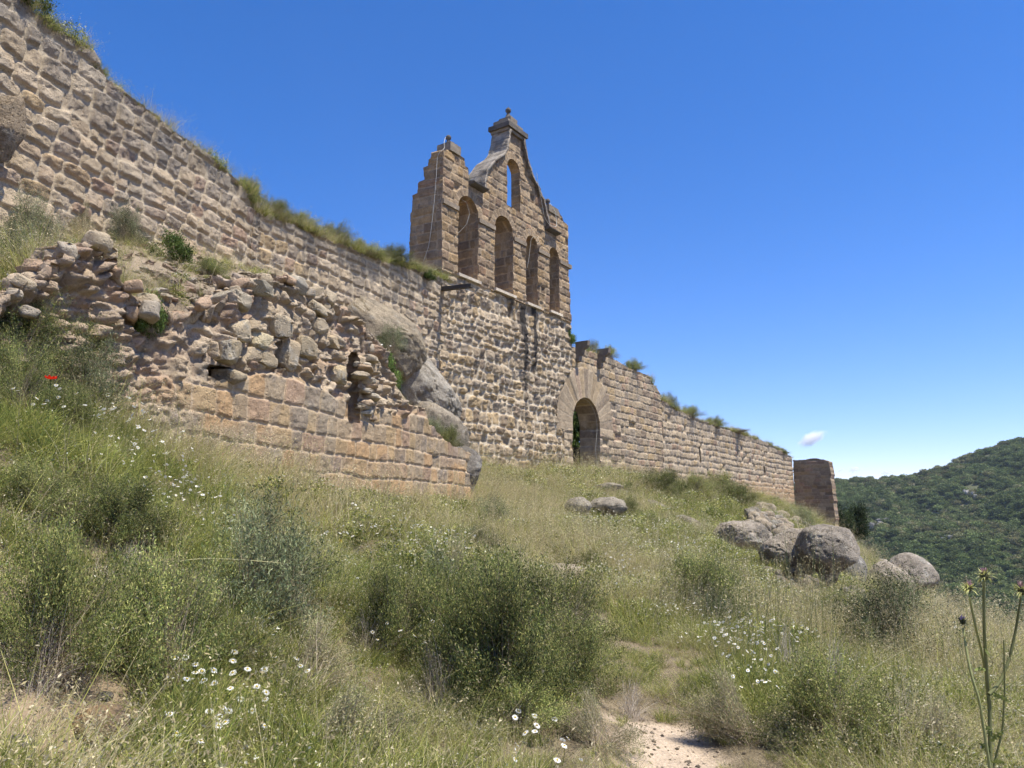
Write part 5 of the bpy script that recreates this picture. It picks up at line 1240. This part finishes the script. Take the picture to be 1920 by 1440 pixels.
# middle
x, y, z = sample(13500, -14, 16, 9.4, 24); pd_ = pathd(x, y); bd_, bs_ = ruin_dist(x, y); ter = (bd_ > .5) & (bs_ < RW.s[-1]+1)
keep = ((pd_ > .25) | (y > 14)) & (rng.rand(len(x)) < np.where(ter, .28, 1.0)*np.clip(.8+.8*fbm(x*.9, y*.9, oct=3, seed=65), .3, 1)); x, y, z, ter = x[keep], y[keep], z[keep], ter[keep]
n = len(x); idx = choose(x, y, dryness(x, y)+np.where(ter, .1, 0)); sc = (.55+.6*rng.rand(n))*np.where(ter, .6, 1)
scatter("meadow_grass", np.stack([x, y, z], 1), slope_rot(x, y, n), np.stack([sc, sc, sc], 1), idx, midv, "wild grass covering the middle of the slope and the bank behind the ruin")
# far
x, y, z = sample(15000, -6, 34, 23.5, 62); keep = rng.rand(len(x)) < np.clip(.8+.9*fbm(x*.5, y*.5, oct=3, seed=67), .35, 1); x, y, z = x[keep], y[keep], z[keep]
n = len(x); idx = choose(x, y, dryness(x, y)); sc = .9+.8*rng.rand(n)
scatter("meadow_grass", np.stack([x, y, z], 1), slope_rot(x, y, n), np.stack([sc, sc, sc*.85], 1), idx, midv, "wild grass on the far part of the slope below the gate")
# small white flowers in drifts
fz = [ghit(u, v)[:2].tolist()+[r, a] for u, v, r, a in ((200, 880, .9, 1), (330, 930, .9, 1), (430, 945, .5, .6), (760, 1035, .7, .8), (600, 1015, .5, .8), (640, 1060, .5, .5), (1260, 1180, 1.3, 1), (1330, 1210, .8, 1), (1200, 1100, 1.6, .8), (1400, 1250, 1.0, .5), (1140, 1010, 1.5, .5), (1500, 1330, .7, .4), (240, 840, .7, .8), (1330, 1100, 1.5, .5), (600, 1130, .6, .2), (1250, 1060, 1.8, .6))]
x, y, z = sample(9000, -9, 10, 2.5, 22); dd = np.zeros(len(x))
for zx, zy, r, a in fz: dd = np.maximum(dd, a*np.exp(-((x-zx)**2+(y-zy)**2)/r**2))
keep = (rng.rand(len(x)) < dd*.33+.006) & (pathd(x, y) > .6); x, y, z = x[keep], y[keep], z[keep]; n = len(x); sc = .55+.6*rng.rand(n)
scatter("white_wildflowers", np.stack([x, y, z], 1), np.stack([rng.randn(n)*.1, rng.randn(n)*.1, rng.rand(n)*6.28], 1), np.stack([sc]*3, 1), rng.randint(2, size=n), dz, "drifts of small white daisies in the grass")
# grass along the wall tops
Ps = []; 
for cr, dens in ((CL, 24), (CM, 40), (GT, 24), (CF, 30)):
    n = int((cr[-1, 0]-cr[0, 0])*dens); s_ = cr[0, 0]+(cr[-1, 0]-cr[0, 0])*rng.rand(n); zz = np.interp(s_, cr[:, 0], cr[:, 1]); off = .02-.4*rng.rand(n)
    pr = .5+.5*fbm(s_*.6, s_*0, oct=2, seed=68)*2; kp = rng.rand(n) < pr; Ps.append(W.w(s_[kp], zz[kp]-.06, off[kp]))
Pw = np.concatenate(Ps); n = len(Pw); sc = .4+.6*rng.rand(n)**1.5
scatter("wall_top_grass", Pw, np.stack([rng.randn(n)*.2, rng.randn(n)*.2, rng.rand(n)*6.28], 1), np.stack([sc*.8, sc*.8, sc], 1), rng.choice([0, 1, 1, 2, 2, 3], size=n), midv, "grass and weeds rooted along the tops of the walls")

rg = np.random.RandomState(19); mb = MB(); n = 900
bx = RW.s[-1]*rg.rand(n)*.72-2; bo_ = .55+rg.rand(n)**1.2*3.2; pp = RW.pos(np.zeros(1))[0]+(RW.p[-1]-RW.p[0])/RW.s[-1]*bx[:, None]; nn = RW.nrm(np.array([5.]))[0]; pp = pp-nn*bo_[:, None]
m = wall_clear(pp[:, 0], pp[:, 1]); pp = pp[m]; zz = G(pp[:, 0], pp[:, 1])
for k in range(len(pp)):
    r = .02+.11*rg.rand()**3; V, T = ICO[2]
    cl = np.array([(.40, .33, .23), (.36, .28, .2), (.45, .39, .30), (.38, .27, .19)][rg.randint(4)])
    mb.add(V*r*np.array([1.2, .9, .6])*(1+.3*rg.randn(len(V), 1))+np.array([pp[k, 0], pp[k, 1], zz[k]]), None, T, cl*(.8+.4*rg.rand()))
obj("bank_rubble", mb.mesh("bank_rubble", M_ROCK, False), kind="stuff", label="small broken stones strewn over the bank behind the ruin")

# ------------------------------------------------------------------ single flowers and stalks
def petal_disc(mb_p, mb_c, c, nrm, r, rng, npet=15):
    nrm = nrm/np.linalg.norm(nrm); a = np.cross(nrm, [1, 0.1, 0]); a /= np.linalg.norm(a); b = np.cross(nrm, a)
    for k in range(npet):
        t = k/npet*6.283+rng.randn()*.05; d = math.cos(t)*a+math.sin(t)*b; e = -math.sin(t)*a+math.cos(t)*b; rr_ = r*(.9+.15*rng.rand()); w = r*.2; dn = nrm*(-.12*r)*rng.rand()
        V = [c+d*r*.25-e*w*.5, c+d*r*.25+e*w*.5, c+d*rr_*.75+e*w+dn*.4, c+d*rr_+e*w*.3+dn, c+d*rr_-e*w*.3+dn, c+d*rr_*.75-e*w+dn*.4]
        mb_p.add(np.array(V), None, [(0, 1, 2), (0, 2, 5), (2, 3, 4), (2, 4, 5)], (.82, .81, .77))
    V = [c+nrm*r*.22]; n = 10
    for q, hh in ((.2, .18), (.33, .04)):
        for k in range(n): t = k/n*6.283; V.append(c+(math.cos(t)*a+math.sin(t)*b)*r*q+nrm*r*hh)
    T = [(0, 1+k, 1+(k+1) % n) for k in range(n)]; F = [(1+k, 1+n+k, 1+n+(k+1) % n, 1+(k+1) % n) for k in range(n)]
    mb_c.add(np.array(V), F, T, (.60, .42, .05))
dpx = [(943, 467), (1063, 490), (968, 517), (1055, 533), (1115, 515), (1140, 532), (787, 558), (833, 558), (863, 537), (880, 590), (880, 625), (910, 620), (962, 615), (842, 655), (915, 662), (965, 673), (1048, 573), (1047, 627), (1115, 610), (1236, 555), (1190, 612), (1155, 688), (1037, 697), (1198, 715), (1195, 747), (1083, 745), (1135, 798), (1002, 783), (1030, 798), (943, 800), (985, 825), (983, 865), (1015, 848), (1190, 865), (765, 812), (905, 933), (795, 900), (1352, 595), (1383, 618), (1335, 562)]
daisies = [(x_/2.4, 1000+y_/2.4) for x_, y_ in dpx]+[(972, 1333), (966, 1345), (1003, 1342), (1007, 1360), (1040, 1348), (985, 1374), (1058, 1398), (1045, 1425)]
order = sorted(range(len(daisies)), key=lambda k: daisies[k][1])
for q, k in enumerate(order):
    u, v = daisies[k]; g = ghit(u, v+25); rg = np.random.RandomState(900+k); Y = g[1]*.965; c = at(u, v, Y); gz_ = float(G(c[0], c[1]))
    if c[2]-gz_ < .12: c[2] = c[2]
    base = np.array([c[0]+.03*rg.randn(), c[1]+.05, gz_-.02]); nrm = np.array([.25+rg.randn()*.3, -.45+rg.randn()*.25, 1.0]); r = .0215+.004*rg.rand()
    root = obj("daisy", None, loc=base, label=("yellow-centred white daisy standing in the foreground clump left of centre" if u < 700 else "yellow-centred white daisy at the foot of the big central bush"), cat="daisy", group="daisies in the foreground clump" if u < 700 else "daisies under the central bush")
    mb = MB(); tube(mb, smooth_line([base, (base+c)/2+np.array([.01, 0, 0]), c], 8)-base, .0022, 4, (.1, .14, .04)); obj("stem", mb.mesh("stem", M_GRASS), root)
    mp, mc = MB(), MB(); petal_disc(mp, mc, c-base, nrm, r, rg, 14); obj("petals", mp.mesh("petals", M_PETAL, False), root); obj("flower_centre", mc.mesh("flower_centre", M_PETAL), root)
# yellow flowers
for k, (u, v) in enumerate([(90, 937), (195, 962), (232, 1010), (497, 1079), (617, 967), (638, 1014), (937, 1064), (955, 1086), (1462, 1174), (400, 1305), (548, 1378), (582, 1377), (1118, 1116), (1367, 1219), (1732, 1300)]):
    g = ghit(u, v+12); c = at(u, v, g[1]*.985); gz_ = float(G(c[0], c[1])); base = np.array([c[0], c[1]+.03, min(gz_, c[2]-.08)]); rg = np.random.RandomState(k)
    root = obj("yellow_flower", None, loc=base, label="tiny yellow flower scattered in the grass", cat="flower", group="yellow flowers in the grass")
    mb = MB(); tube(mb, smooth_line([base, c], 5)-base, .002, 4, (.12, .15, .04)); obj("stem", mb.mesh("stem", M_GRASS), root)
    mb = MB(); V, F, cc = flakes(np.repeat([c-base], 14, 0)+rg.randn(14, 3)*.004, .02*max(1, g[1]/7), rg, (.72, .50, .03), 1.6, .15); mb.add(V, F, col=cc); obj("petals", mb.mesh("petals", M_PETAL, False), root)
# poppy
g = ghit(95, 730); c = at(95, 711, g[1]-1.5); base = np.array([c[0], c[1]+.03, c[2]-.4]); rg = np.random.RandomState(3)
root = obj("poppy", None, loc=base, label="single red poppy in the greenery at the left edge", cat="poppy")
mb = MB(); tube(mb, smooth_line([base, c], 6)-base, .003, 5, (.12, .15, .05)); obj("stem", mb.mesh("stem", M_GRASS), root)
mb = MB()
for k in range(4):
    t = k*1.57+.3; d = np.array([math.cos(t), math.sin(t), .45]); e = np.array([-math.sin(t), math.cos(t), 0]); r = .045; n = 7
    V = [c-base]; 
    for q in np.linspace(-1, 1, n): V.append(c-base+d*r*(1-.25*q*q)+e*r*.85*q+np.array([0, 0, .012*math.cos(q*6)]))
    mb.add(np.array(V), None, [(0, i_, i_+1) for i_ in range(1, n)], (.72, .035, .015))
obj("petals", mb.mesh("petals", M_PETAL), root)
# thistle
TY = 3.6; root = obj("thistle", None, loc=at(1862, 1440, TY)-np.array([0, 0, .35]), label="tall branching milk thistle with spiny flower heads at the right edge", cat="thistle"); ro = np.array(root.location)
stems = [([(1862, 1560), (1857, 1440), (1856, 1310), (1852, 1300), (1849, 1240), (1845, 1180), (1845, 1090)], .011, .006), ([(1848, 1258), (1838, 1210), (1828, 1170), (1818, 1120)], .006, .005), ([(1862, 1480), (1836, 1310), (1822, 1270), (1812, 1220), (1806, 1178)], .007, .005), ([(1854, 1302), (1875, 1280), (1893, 1235), (1905, 1180), (1914, 1122)], .008, .005), ([(1862, 1440), (1880, 1370), (1884, 1290), (1882, 1200)], .005, .003)]
for k, (P, r0, r1) in enumerate(stems):
    Q = smooth_line([at(u, v, TY+.06*math.sin(k*2+j_*.7)) for j_, (u, v) in enumerate(P)], 30); mb = MB(); tube(mb, Q, r0*1.0, 7, (.27, .28, .12), r1*1.0)
    rg = np.random.RandomState(k); V, F, cc = flakes(Q[rg.randint(3, 27, size=26)]+rg.randn(26, 3)*.003, .012, rg, (.4, .4, .2), 5); mb.add(V, F, col=cc)
    obj("stem", mb.mesh("stem", M_LEAF, off=ro), root)
def thistle_head(u, v, r, dark, seed):
    c = at(u, v, TY); mb = MB(); rg = np.random.RandomState(seed); V, T = ICO[3]
    mb.add(V*np.array([r*.42, r*.42, r*.45])+c, None, T, (.12, .12, .06))
    ns = 46
    for q in range(ns):
        a = rg.rand()*6.283; el = rg.rand()*1.5-.55; d = np.array([math.cos(a)*math.cos(el), math.sin(a)*math.cos(el), math.sin(el)]); L_s = r*(.75+.6*rg.rand())*(1.15-abs(el)*.35)
        e = np.cross(d, [0, 0, 1]); e /= np.linalg.norm(e)+1e-9; b0 = c+d*r*.3; w = r*.13; mid_ = b0+d*L_s*.55; tp_ = b0+d*L_s+np.array([0, 0, -r*.25 if el < .3 else .0])
        cl = (.46, .46, .18) if not dark else (.10, .13, .05)
        mb.add(np.array([b0-e*w, b0+e*w, mid_+e*w*.5, mid_-e*w*.5, tp_]), [(0, 1, 2, 3)], [(3, 2, 4)], np.asarray(cl)*(.7+.8*rg.rand()))
    o = obj("flower_head", mb.mesh("flower_head", M_LEAF, False, ro), root)
    mb = MB(); P = c+np.array([0, 0, r*.42])+rg.randn(60, 3)*r*.13; V, F, cc = flakes(P, r*.4, rg, (.32, .2, .2) if not dark else (.38, .28, .42), 4, .3, 1.6); mb.add(V, F, col=cc); obj("florets", mb.mesh("florets", M_LEAF, False, ro), o)
for u, v, r, dk_, sd_ in ((1845, 1080, .042, 0, 1), (1817, 1103, .036, 0, 2), (1805, 1166, .028, 1, 3), (1916, 1108, .04, 0, 4)): thistle_head(u, v, r, dk_, sd_)
def thistle_leaf(u0, v0, u1, v1, w, seed):
    a, b = at(u0, v0, TY), at(u1, v1, TY-.05); rg = np.random.RandomState(seed); n = 12; mb = MB(); d = b-a; e = np.cross(d, [0, 1, 0]); e /= np.linalg.norm(e); V = []
    for k in range(n+1):
        t = k/n; ww = w*math.sin(math.pi*min(1, t*.9+.12))*(1.25 if k % 2 else .45); c = a+d*t+np.array([0, 0, -.02*t*t]); V += [c-e*ww+np.array([0, .006*rg.randn(), 0]), c, c+e*ww+np.array([0, .006*rg.randn(), 0])]
    F = []
    for k in range(n): F += [(3*k, 3*k+1, 3*k+4, 3*k+3), (3*k+1, 3*k+2, 3*k+5, 3*k+4)]
    mb.add(np.array(V), F, col=(.17, .2, .06)); obj("leaf", mb.mesh("leaf", M_LEAF, False, ro), root)
for q_ in ((1855, 1300, 1895, 1308, .012), (1848, 1256, 1826, 1248, .010), (1857, 1390, 1885, 1360, .016), (1858, 1410, 1835, 1385, .016), (1860, 1430, 1884, 1420, .018), (1858, 1380, 1846, 1350, .013), (1845, 1215, 1858, 1228, .006)): thistle_leaf(*q_, seed=int(q_[0]))
# tall green stalks with oat-like heads, right of centre
rng = np.random.RandomState(31)
def stalks(spots, name, label, hh, seed, cols, head=STRAW, spread=.3):
    rg = np.random.RandomState(seed); mb = MB()
    for (u, v, hpx) in spots:
        g = ghit(u, v); h = hpx*g[1]/F_PX; ln = rg.randn(2)*spread*.35
        P = np.array([g+np.array([ln[0]*h*t**1.6, ln[1]*h*t**1.6, h*t]) for t in np.linspace(0, 1, 9)])
        cl = np.asarray(cols[rg.randint(len(cols))]); tube(mb, P, .0024, 3, cl, .0012)
        for q in range(10):
            c = P[-1]-(P[-1]-P[-3])*rg.rand()*.9+rg.randn(3)*.012; V, F, cc = flakes(np.array([c]), .022, rg, head, 3.2, .2, -.8); mb.add(V, F, col=cc)
    return mb
spots = [(1340+rng.rand()*250, 1160+rng.rand()*150, 110+rng.rand()*110) for _ in range(150)]+[(1600+rng.rand()*300, 1230+rng.rand()*150, 90+rng.rand()*90) for _ in range(60)]
mb = stalks(spots, "", "", 1, 5, [(.12, .16, .06), (.16, .19, .08), (.34, .3, .16)]); obj("tall_grass", mb.mesh("tall_grass", M_GRASS, False), kind="stuff", label="tall thin green grass stalks with oat-like heads right of centre")
spots = [(rng.rand()*900+20, 850+rng.rand()*350, 60+rng.rand()*70) for _ in range(120)]+[(900+rng.rand()*300, 930+rng.rand()*180, 40+rng.rand()*50) for _ in range(120)]+[(60+rng.rand()*500, 520+rng.rand()*40, 40+rng.rand()*60) for _ in range(60)]
mb = stalks(spots, "", "", 1, 6, STRAW, spread=.9); obj("dry_stalks", mb.mesh("dry_stalks", M_GRASS, False), kind="stuff", label="dry straw-coloured grass stalks standing over the left slope")
# long arching stalks
for k, (P, lab) in enumerate([([(1628, 1258, 6.0), (1690, 1222, 6.05), (1735, 1200, 6.1), (1785, 1184, 6.1)], "long pale grass stalk arching to the right over the lower right slope"), ([(318, 1054, 5.6), (380, 1047, 5.65), (450, 1049, 5.62), (530, 1056, 5.7)], "long straw lying level across the left foreground bushes"), ([(700, 1300, 5.8), (760, 1262, 5.7), (795, 1243, 5.6), (802, 1215, 5.6)], "pale curved stalk lying on the big central bush")]):
    if k == 2: P = [(u+90, v, Y) for u, v, Y in P]
    Q = smooth_line([at(*q) for q in P], 30); mb = MB(); o0 = Q[0].copy(); tube(mb, Q-o0, .0035, 4, (.5, .47, .26), .0018); rg = np.random.RandomState(k)
    V, F, cc = flakes(Q[-8:][rg.randint(8, size=26)]-o0+rg.randn(26, 3)*.01, .02, rg, STRAW, 3); mb.add(V, F, col=cc)
    obj("grass_stalk", mb.mesh("grass_stalk", M_GRASS, False), loc=o0, label=lab, cat="grass stalk")
# drooping purple-brown brome heads
rg = np.random.RandomState(8)
for nm, pts, lab in (("brome", [(1040, 1130), (1060, 1150), (1078, 1170), (1090, 1185), (1052, 1145), (1070, 1160), (1082, 1140), (1142, 1170), (1150, 1180), (1120, 1160), (1098, 1150)], "purple-brown drooping grass heads right of the big central bush"), ("brome", [(1752, 1372), (1765, 1382), (1782, 1368), (1740, 1392)], "dark reddish grass heads left of the thistle's foot"), ("brome", [(934, 1035), (937, 1048), (931, 1042)], "small reddish grass heads poking above the big central bush")):
    mb = MB(); Yb = ghit(*pts[0])[1]*.93; o0 = at(*pts[0], Yb)
    for (u, v) in pts:
        c = at(u, v, Yb+.1*rg.randn())
        for q in range(14):
            p0 = c+rg.randn(3)*.022; d = np.array([.35+.2*rg.randn(), .1*rg.randn(), -1]); e = np.array([.004, 0, 0]); L_s = .035+.03*rg.rand()
            mb.add(np.array([p0-e, p0+e, p0+d*L_s]), None, [(0, 1, 2)], np.array((.17, .08, .085))*(.6+.9*rg.rand()))
        gz_ = float(G(c[0], c[1])); tube(mb, smooth_line([[c[0]-.08, c[1], gz_], c+np.array([-.02, 0, .04]), c], 8), .0015, 3, (.35, .28, .16))
    obj("brome_grass", mb.mesh("brome_grass", M_GRASS, False, o0), loc=o0, label=lab, cat="grass", group="drooping reddish grass heads")

# pebbles on the path
rg = np.random.RandomState(12); mb = MB()
for k in range(420):
    i_ = rg.randint(0, 5); t = rg.rand(); p = PATH[i_]*(1-t)+PATH[i_+1]*t+rg.randn(2)*.28; r = .006+.014*rg.rand()**3; zc_ = float(G(np.array([p[0]]), np.array([p[1]]))[0]) if False else None
    V, T = ICO[2]; mb.add(V[:, :]*r*np.array([1, .9, .6])*(1+.25*rg.randn(len(V), 1))+np.array([p[0], p[1], 0]), None, T, np.array((.40, .32, .23))*(.5+.8*rg.rand()))
for arr in mb.V: pass
cen = np.array([v.mean(0) for v in mb.V]); zz = G(cen[:, 0], cen[:, 1])
mb.V = [v+np.array([0, 0, z_+.003]) for v, z_ in zip(mb.V, zz)]
obj("path_gravel", mb.mesh("path_gravel", M_ROCK), kind="stuff", label="fine loose gravel on the sandy path")

# ------------------------------------------------------------------ far hill with its scrub
hx = np.arange(-60, 760, 6.0); hy = np.concatenate([np.arange(90, 200, 6.0), np.arange(200, 900, 7.0)])
HX, HY = np.meshgrid(hx, hy)
cr_u = [1500, 1565, 1620, 1700, 1760, 1800, 1850, 1920, 2100]; cr_v = [905, 896, 893, 888, 872, 856, 836, 817, 780]
cr_r = [float(at(a, b, 600)[0]/600) for a, b in zip(cr_u, cr_v)]; cr_z = [float(at(a, b, 600)[2]) for a, b in zip(cr_u, cr_v)]
def hill(x, y):
    r = x/600*1.0 + (x/y-x/600)*.7; top = np.interp(r, cr_r, cr_z)-3
    t = np.clip((y-230)/(600-230), -1, 1.4)
    z = np.where(t > 1, top-(t-1)*120, -62+(top+62)*np.clip(t, 0, 1)**.92) + np.where(t < 0, -t*55, 0)*0
    z = z + 7*fbm(x*.012, y*.012, oct=4, seed=71)*np.clip(t*3, 0, 1)*np.clip((1.02-t)*4, 0.1, 1) - 9*sstep(.10, 0, np.abs(fbm(x*.006+2, y*.004, oct=2, seed=72)))*np.clip(t*3, 0, 1)*np.clip((1-t)*4, 0, 1)
    return z
HZ = hill(HX, HY); i, j = np.meshgrid(np.arange(len(hy)-1), np.arange(len(hx)-1), indexing='ij'); nx = len(hx)
Fh = np.stack([(i*nx+j).ravel(), (i*nx+j+1).ravel(), ((i+1)*nx+j+1).ravel(), ((i+1)*nx+j).ravel()], 1)
hc = np.broadcast_to(np.array((.10, .105, .055)), HX.shape+(3,)).copy(); hc = tint(hc, sstep(0, .4, fbm(HX*.03, HY*.03, oct=4, seed=73))*.6, (.2, .17, .11))
obj("hill", mesh("hill", np.stack([HX.ravel(), HY.ravel(), HZ.ravel()], 1), Fh, hc.reshape(-1, 3), True, M_SOIL), kind="structure")
def crown(name, seed, n=620, cols=None):
    rg = np.random.RandomState(seed); d = rg.randn(n, 3); d /= np.linalg.norm(d, axis=1)[:, None]; d[:, 2] = d[:, 2]*.8+.25
    lob = 1+.25*fbm(d[:, 0]*2+seed, d[:, 1]*2, d[:, 2]*2, seed=seed); P = d*lob[:, None]*(.65+.35*rg.rand(n))[:, None]
    mb = MB(); V, F, c = flakes(P, .24, rg, cols, 1.3, .35, .3); mb.add(V, F, col=c)
    V, T = ICO[3]; V = V*np.array([.72, .72, .62])*(1+.2*fbm(V[:, 0]*2+seed, V[:, 1]*2, V[:, 2]*2, seed=seed))[:, None]+np.array([0, 0, .2]); mb.add(V, None, T, np.asarray(cols[0])*.8)
    return mb.mesh(name, M_LEAF, False)
cv = [crown("c0", 1, cols=[(.075, .105, .035), (.10, .13, .045)]), crown("c1", 2, cols=[(.10, .135, .045), (.13, .16, .055)]), crown("c2", 3, cols=[(.135, .165, .06), (.17, .19, .075)]), crown("c3", 4, cols=[(.22, .205, .10), (.15, .16, .065)])]
rng = np.random.RandomState(55); n = 30000; y = 200+440*rng.rand(n)**.9; x = y*(.30+.46*rng.rand(n)); kk = fbm(x*.02, y*.02, oct=3, seed=75); keep = rng.rand(n) < .62+.6*kk; x, y, kk = x[keep], y[keep], kk[keep]; n = len(x)
z = hill(x, y); sc = (1.0+2.9*rng.rand(n)**2.6)
scatter("hillside_scrub", np.stack([x, y, z+sc*.15], 1), np.stack([rng.randn(n)*.1, rng.randn(n)*.1, rng.rand(n)*6.28], 1), np.stack([sc, sc, sc*.8], 1), np.clip((rng.rand(n)*3+kk*-2.5+.3).astype(int), 0, 3), cv, "dense dark green scrub and holm oaks covering the far hill")
# bare rocks on the hill
rg = np.random.RandomState(71)
for k, (u0_, v0_, u1_, v1_, n_, w, cl, lab) in enumerate([(1600, 995, 1656, 976, 13, 11, (.15, .145, .13), "jagged dark cliff ledge on the far hill right of the corner stub"), (1804, 920, 1822, 928, 5, 8, (.36, .34, .30), "pale crag high on the far hill"), (1745, 1012, 1790, 1002, 7, 8, (.17, .17, .14), "grey crag in the middle of the far hill")]):
    mb = MB(); o0 = None
    for q in range(n_):
        t_q = q/(n_-1); u = u0_+(u1_-u0_)*t_q+rg.randn(); v = v0_+(v1_-v0_)*t_q+rg.randn()*1.5
        d = ray(u, v); ts = np.linspace(200, 640, 900); P = d/d[1]*ts[:, None]; hh = np.nonzero(P[:, 2] < hill(P[:, 0], P[:, 1])+1.2)[0]; c = P[hh[0]] if len(hh) else P[-1]
        o0 = c if o0 is None else o0; wm = w*c[1]/F_PX*(.6+.6*rg.rand())
        Pq, T, cc = rock_geo(c-np.array([0, 3, .5]), (wm, wm, wm*1.1), 850+k*20+q, sub=3, cuts=9, blocky=.8, ang=.4*rg.randn(), col=cl); mb.add(Pq, None, T, cc)
    obj("rock_outcrop", mb.mesh("rock_outcrop", M_ROCK, False, o0), loc=o0, label=lab, cat="crag", group="crags on the far hill")

# ------------------------------------------------------------------ clouds (small puffs of real volume, far beyond the hill)
mc, t, b = new_mat("cloud_vapour"); N, L = t.nodes, t.links; N.remove(b)
pv = N.new("ShaderNodeVolumePrincipled"); pv.inputs["Color"].default_value = (1, 1, 1, 1); pv.inputs["Anisotropy"].default_value = 0
tc = N.new("ShaderNodeTexCoord"); ns = N.new("ShaderNodeTexNoise"); ns.inputs["Scale"].default_value = 2.2; ns.inputs["Detail"].default_value = 6; ns.inputs["Roughness"].default_value = .65
L.new(tc.outputs["Object"], ns.inputs["Vector"])
ln = N.new("ShaderNodeVectorMath"); ln.operation = 'LENGTH'; L.new(tc.outputs["Object"], ln.inputs[0])
m1 = N.new("ShaderNodeMapRange"); m1.inputs[1].default_value = .15; m1.inputs[2].default_value = 1.0; m1.inputs[3].default_value = .38; m1.inputs[4].default_value = -.5; L.new(ln.outputs["Value"], m1.inputs[0])
ad = N.new("ShaderNodeMath"); ad.operation = 'ADD'; L.new(ns.outputs["Fac"], ad.inputs[0]); L.new(m1.outputs[0], ad.inputs[1])
m2 = N.new("ShaderNodeMapRange"); m2.inputs[1].default_value = .5; m2.inputs[2].default_value = .95; m2.inputs[3].default_value = 0; m2.inputs[4].default_value = .07; L.new(ad.outputs[0], m2.inputs[0])
L.new(m2.outputs[0], pv.inputs["Density"]); L.new(pv.outputs[0], t.nodes["Material Output"].inputs["Volume"])
CY = 3000.0
for k, (u, v, w, h, a, lab) in enumerate([(1522, 822, 80, 34, .38, "largest small white cloud, above and left of the far hill"), (1602, 880, 40, 16, .15, "faint cloud touching the skyline right of the corner stub"), (1575, 882, 20, 10, 0, "tiny cloud left of the faint skyline cloud"), (1662, 886, 40, 12, 0, "low white cloud peeping over the hill's crest")]):
    c = at(u, v, CY); V, T = ICO[4]; me = mesh("cloud", V*(1+.0*V[:, :1]), None, None, True, mc, T)
    o = obj("cloud", me, loc=c, label=lab, cat="cloud", group="small clouds over the hill"); o.scale = (w*CY/F_PX/2*1.25, w*CY/F_PX/2, h*CY/F_PX/2*1.4); o.rotation_euler = (0, -a, 0)

# ------------------------------------------------------------------ thin air between here and the hill
mh, t, b = new_mat("haze_air"); t.nodes.remove(b)
pv = t.nodes.new("ShaderNodeVolumePrincipled"); pv.inputs["Color"].default_value = (.72, .84, 1, 1); pv.inputs["Density"].default_value = .00009; pv.inputs["Anisotropy"].default_value = .1
t.links.new(pv.outputs[0], t.nodes["Material Output"].inputs["Volume"])
x0, x1, y0, y1, z0, z1 = -70, 800, -40, 930, -150, 160
V = [(x, y, z) for z in (z0, z1) for x, y in ((x0, y0), (x1, y0), (x1, y1), (x0, y1))]
obj("haze", mesh("haze", V, [(0, 3, 2, 1), (4, 5, 6, 7), (0, 1, 5, 4), (1, 2, 6, 5), (2, 3, 7, 6), (3, 0, 4, 7)], None, False, mh), kind="stuff", label="thin blue haze over the valley")
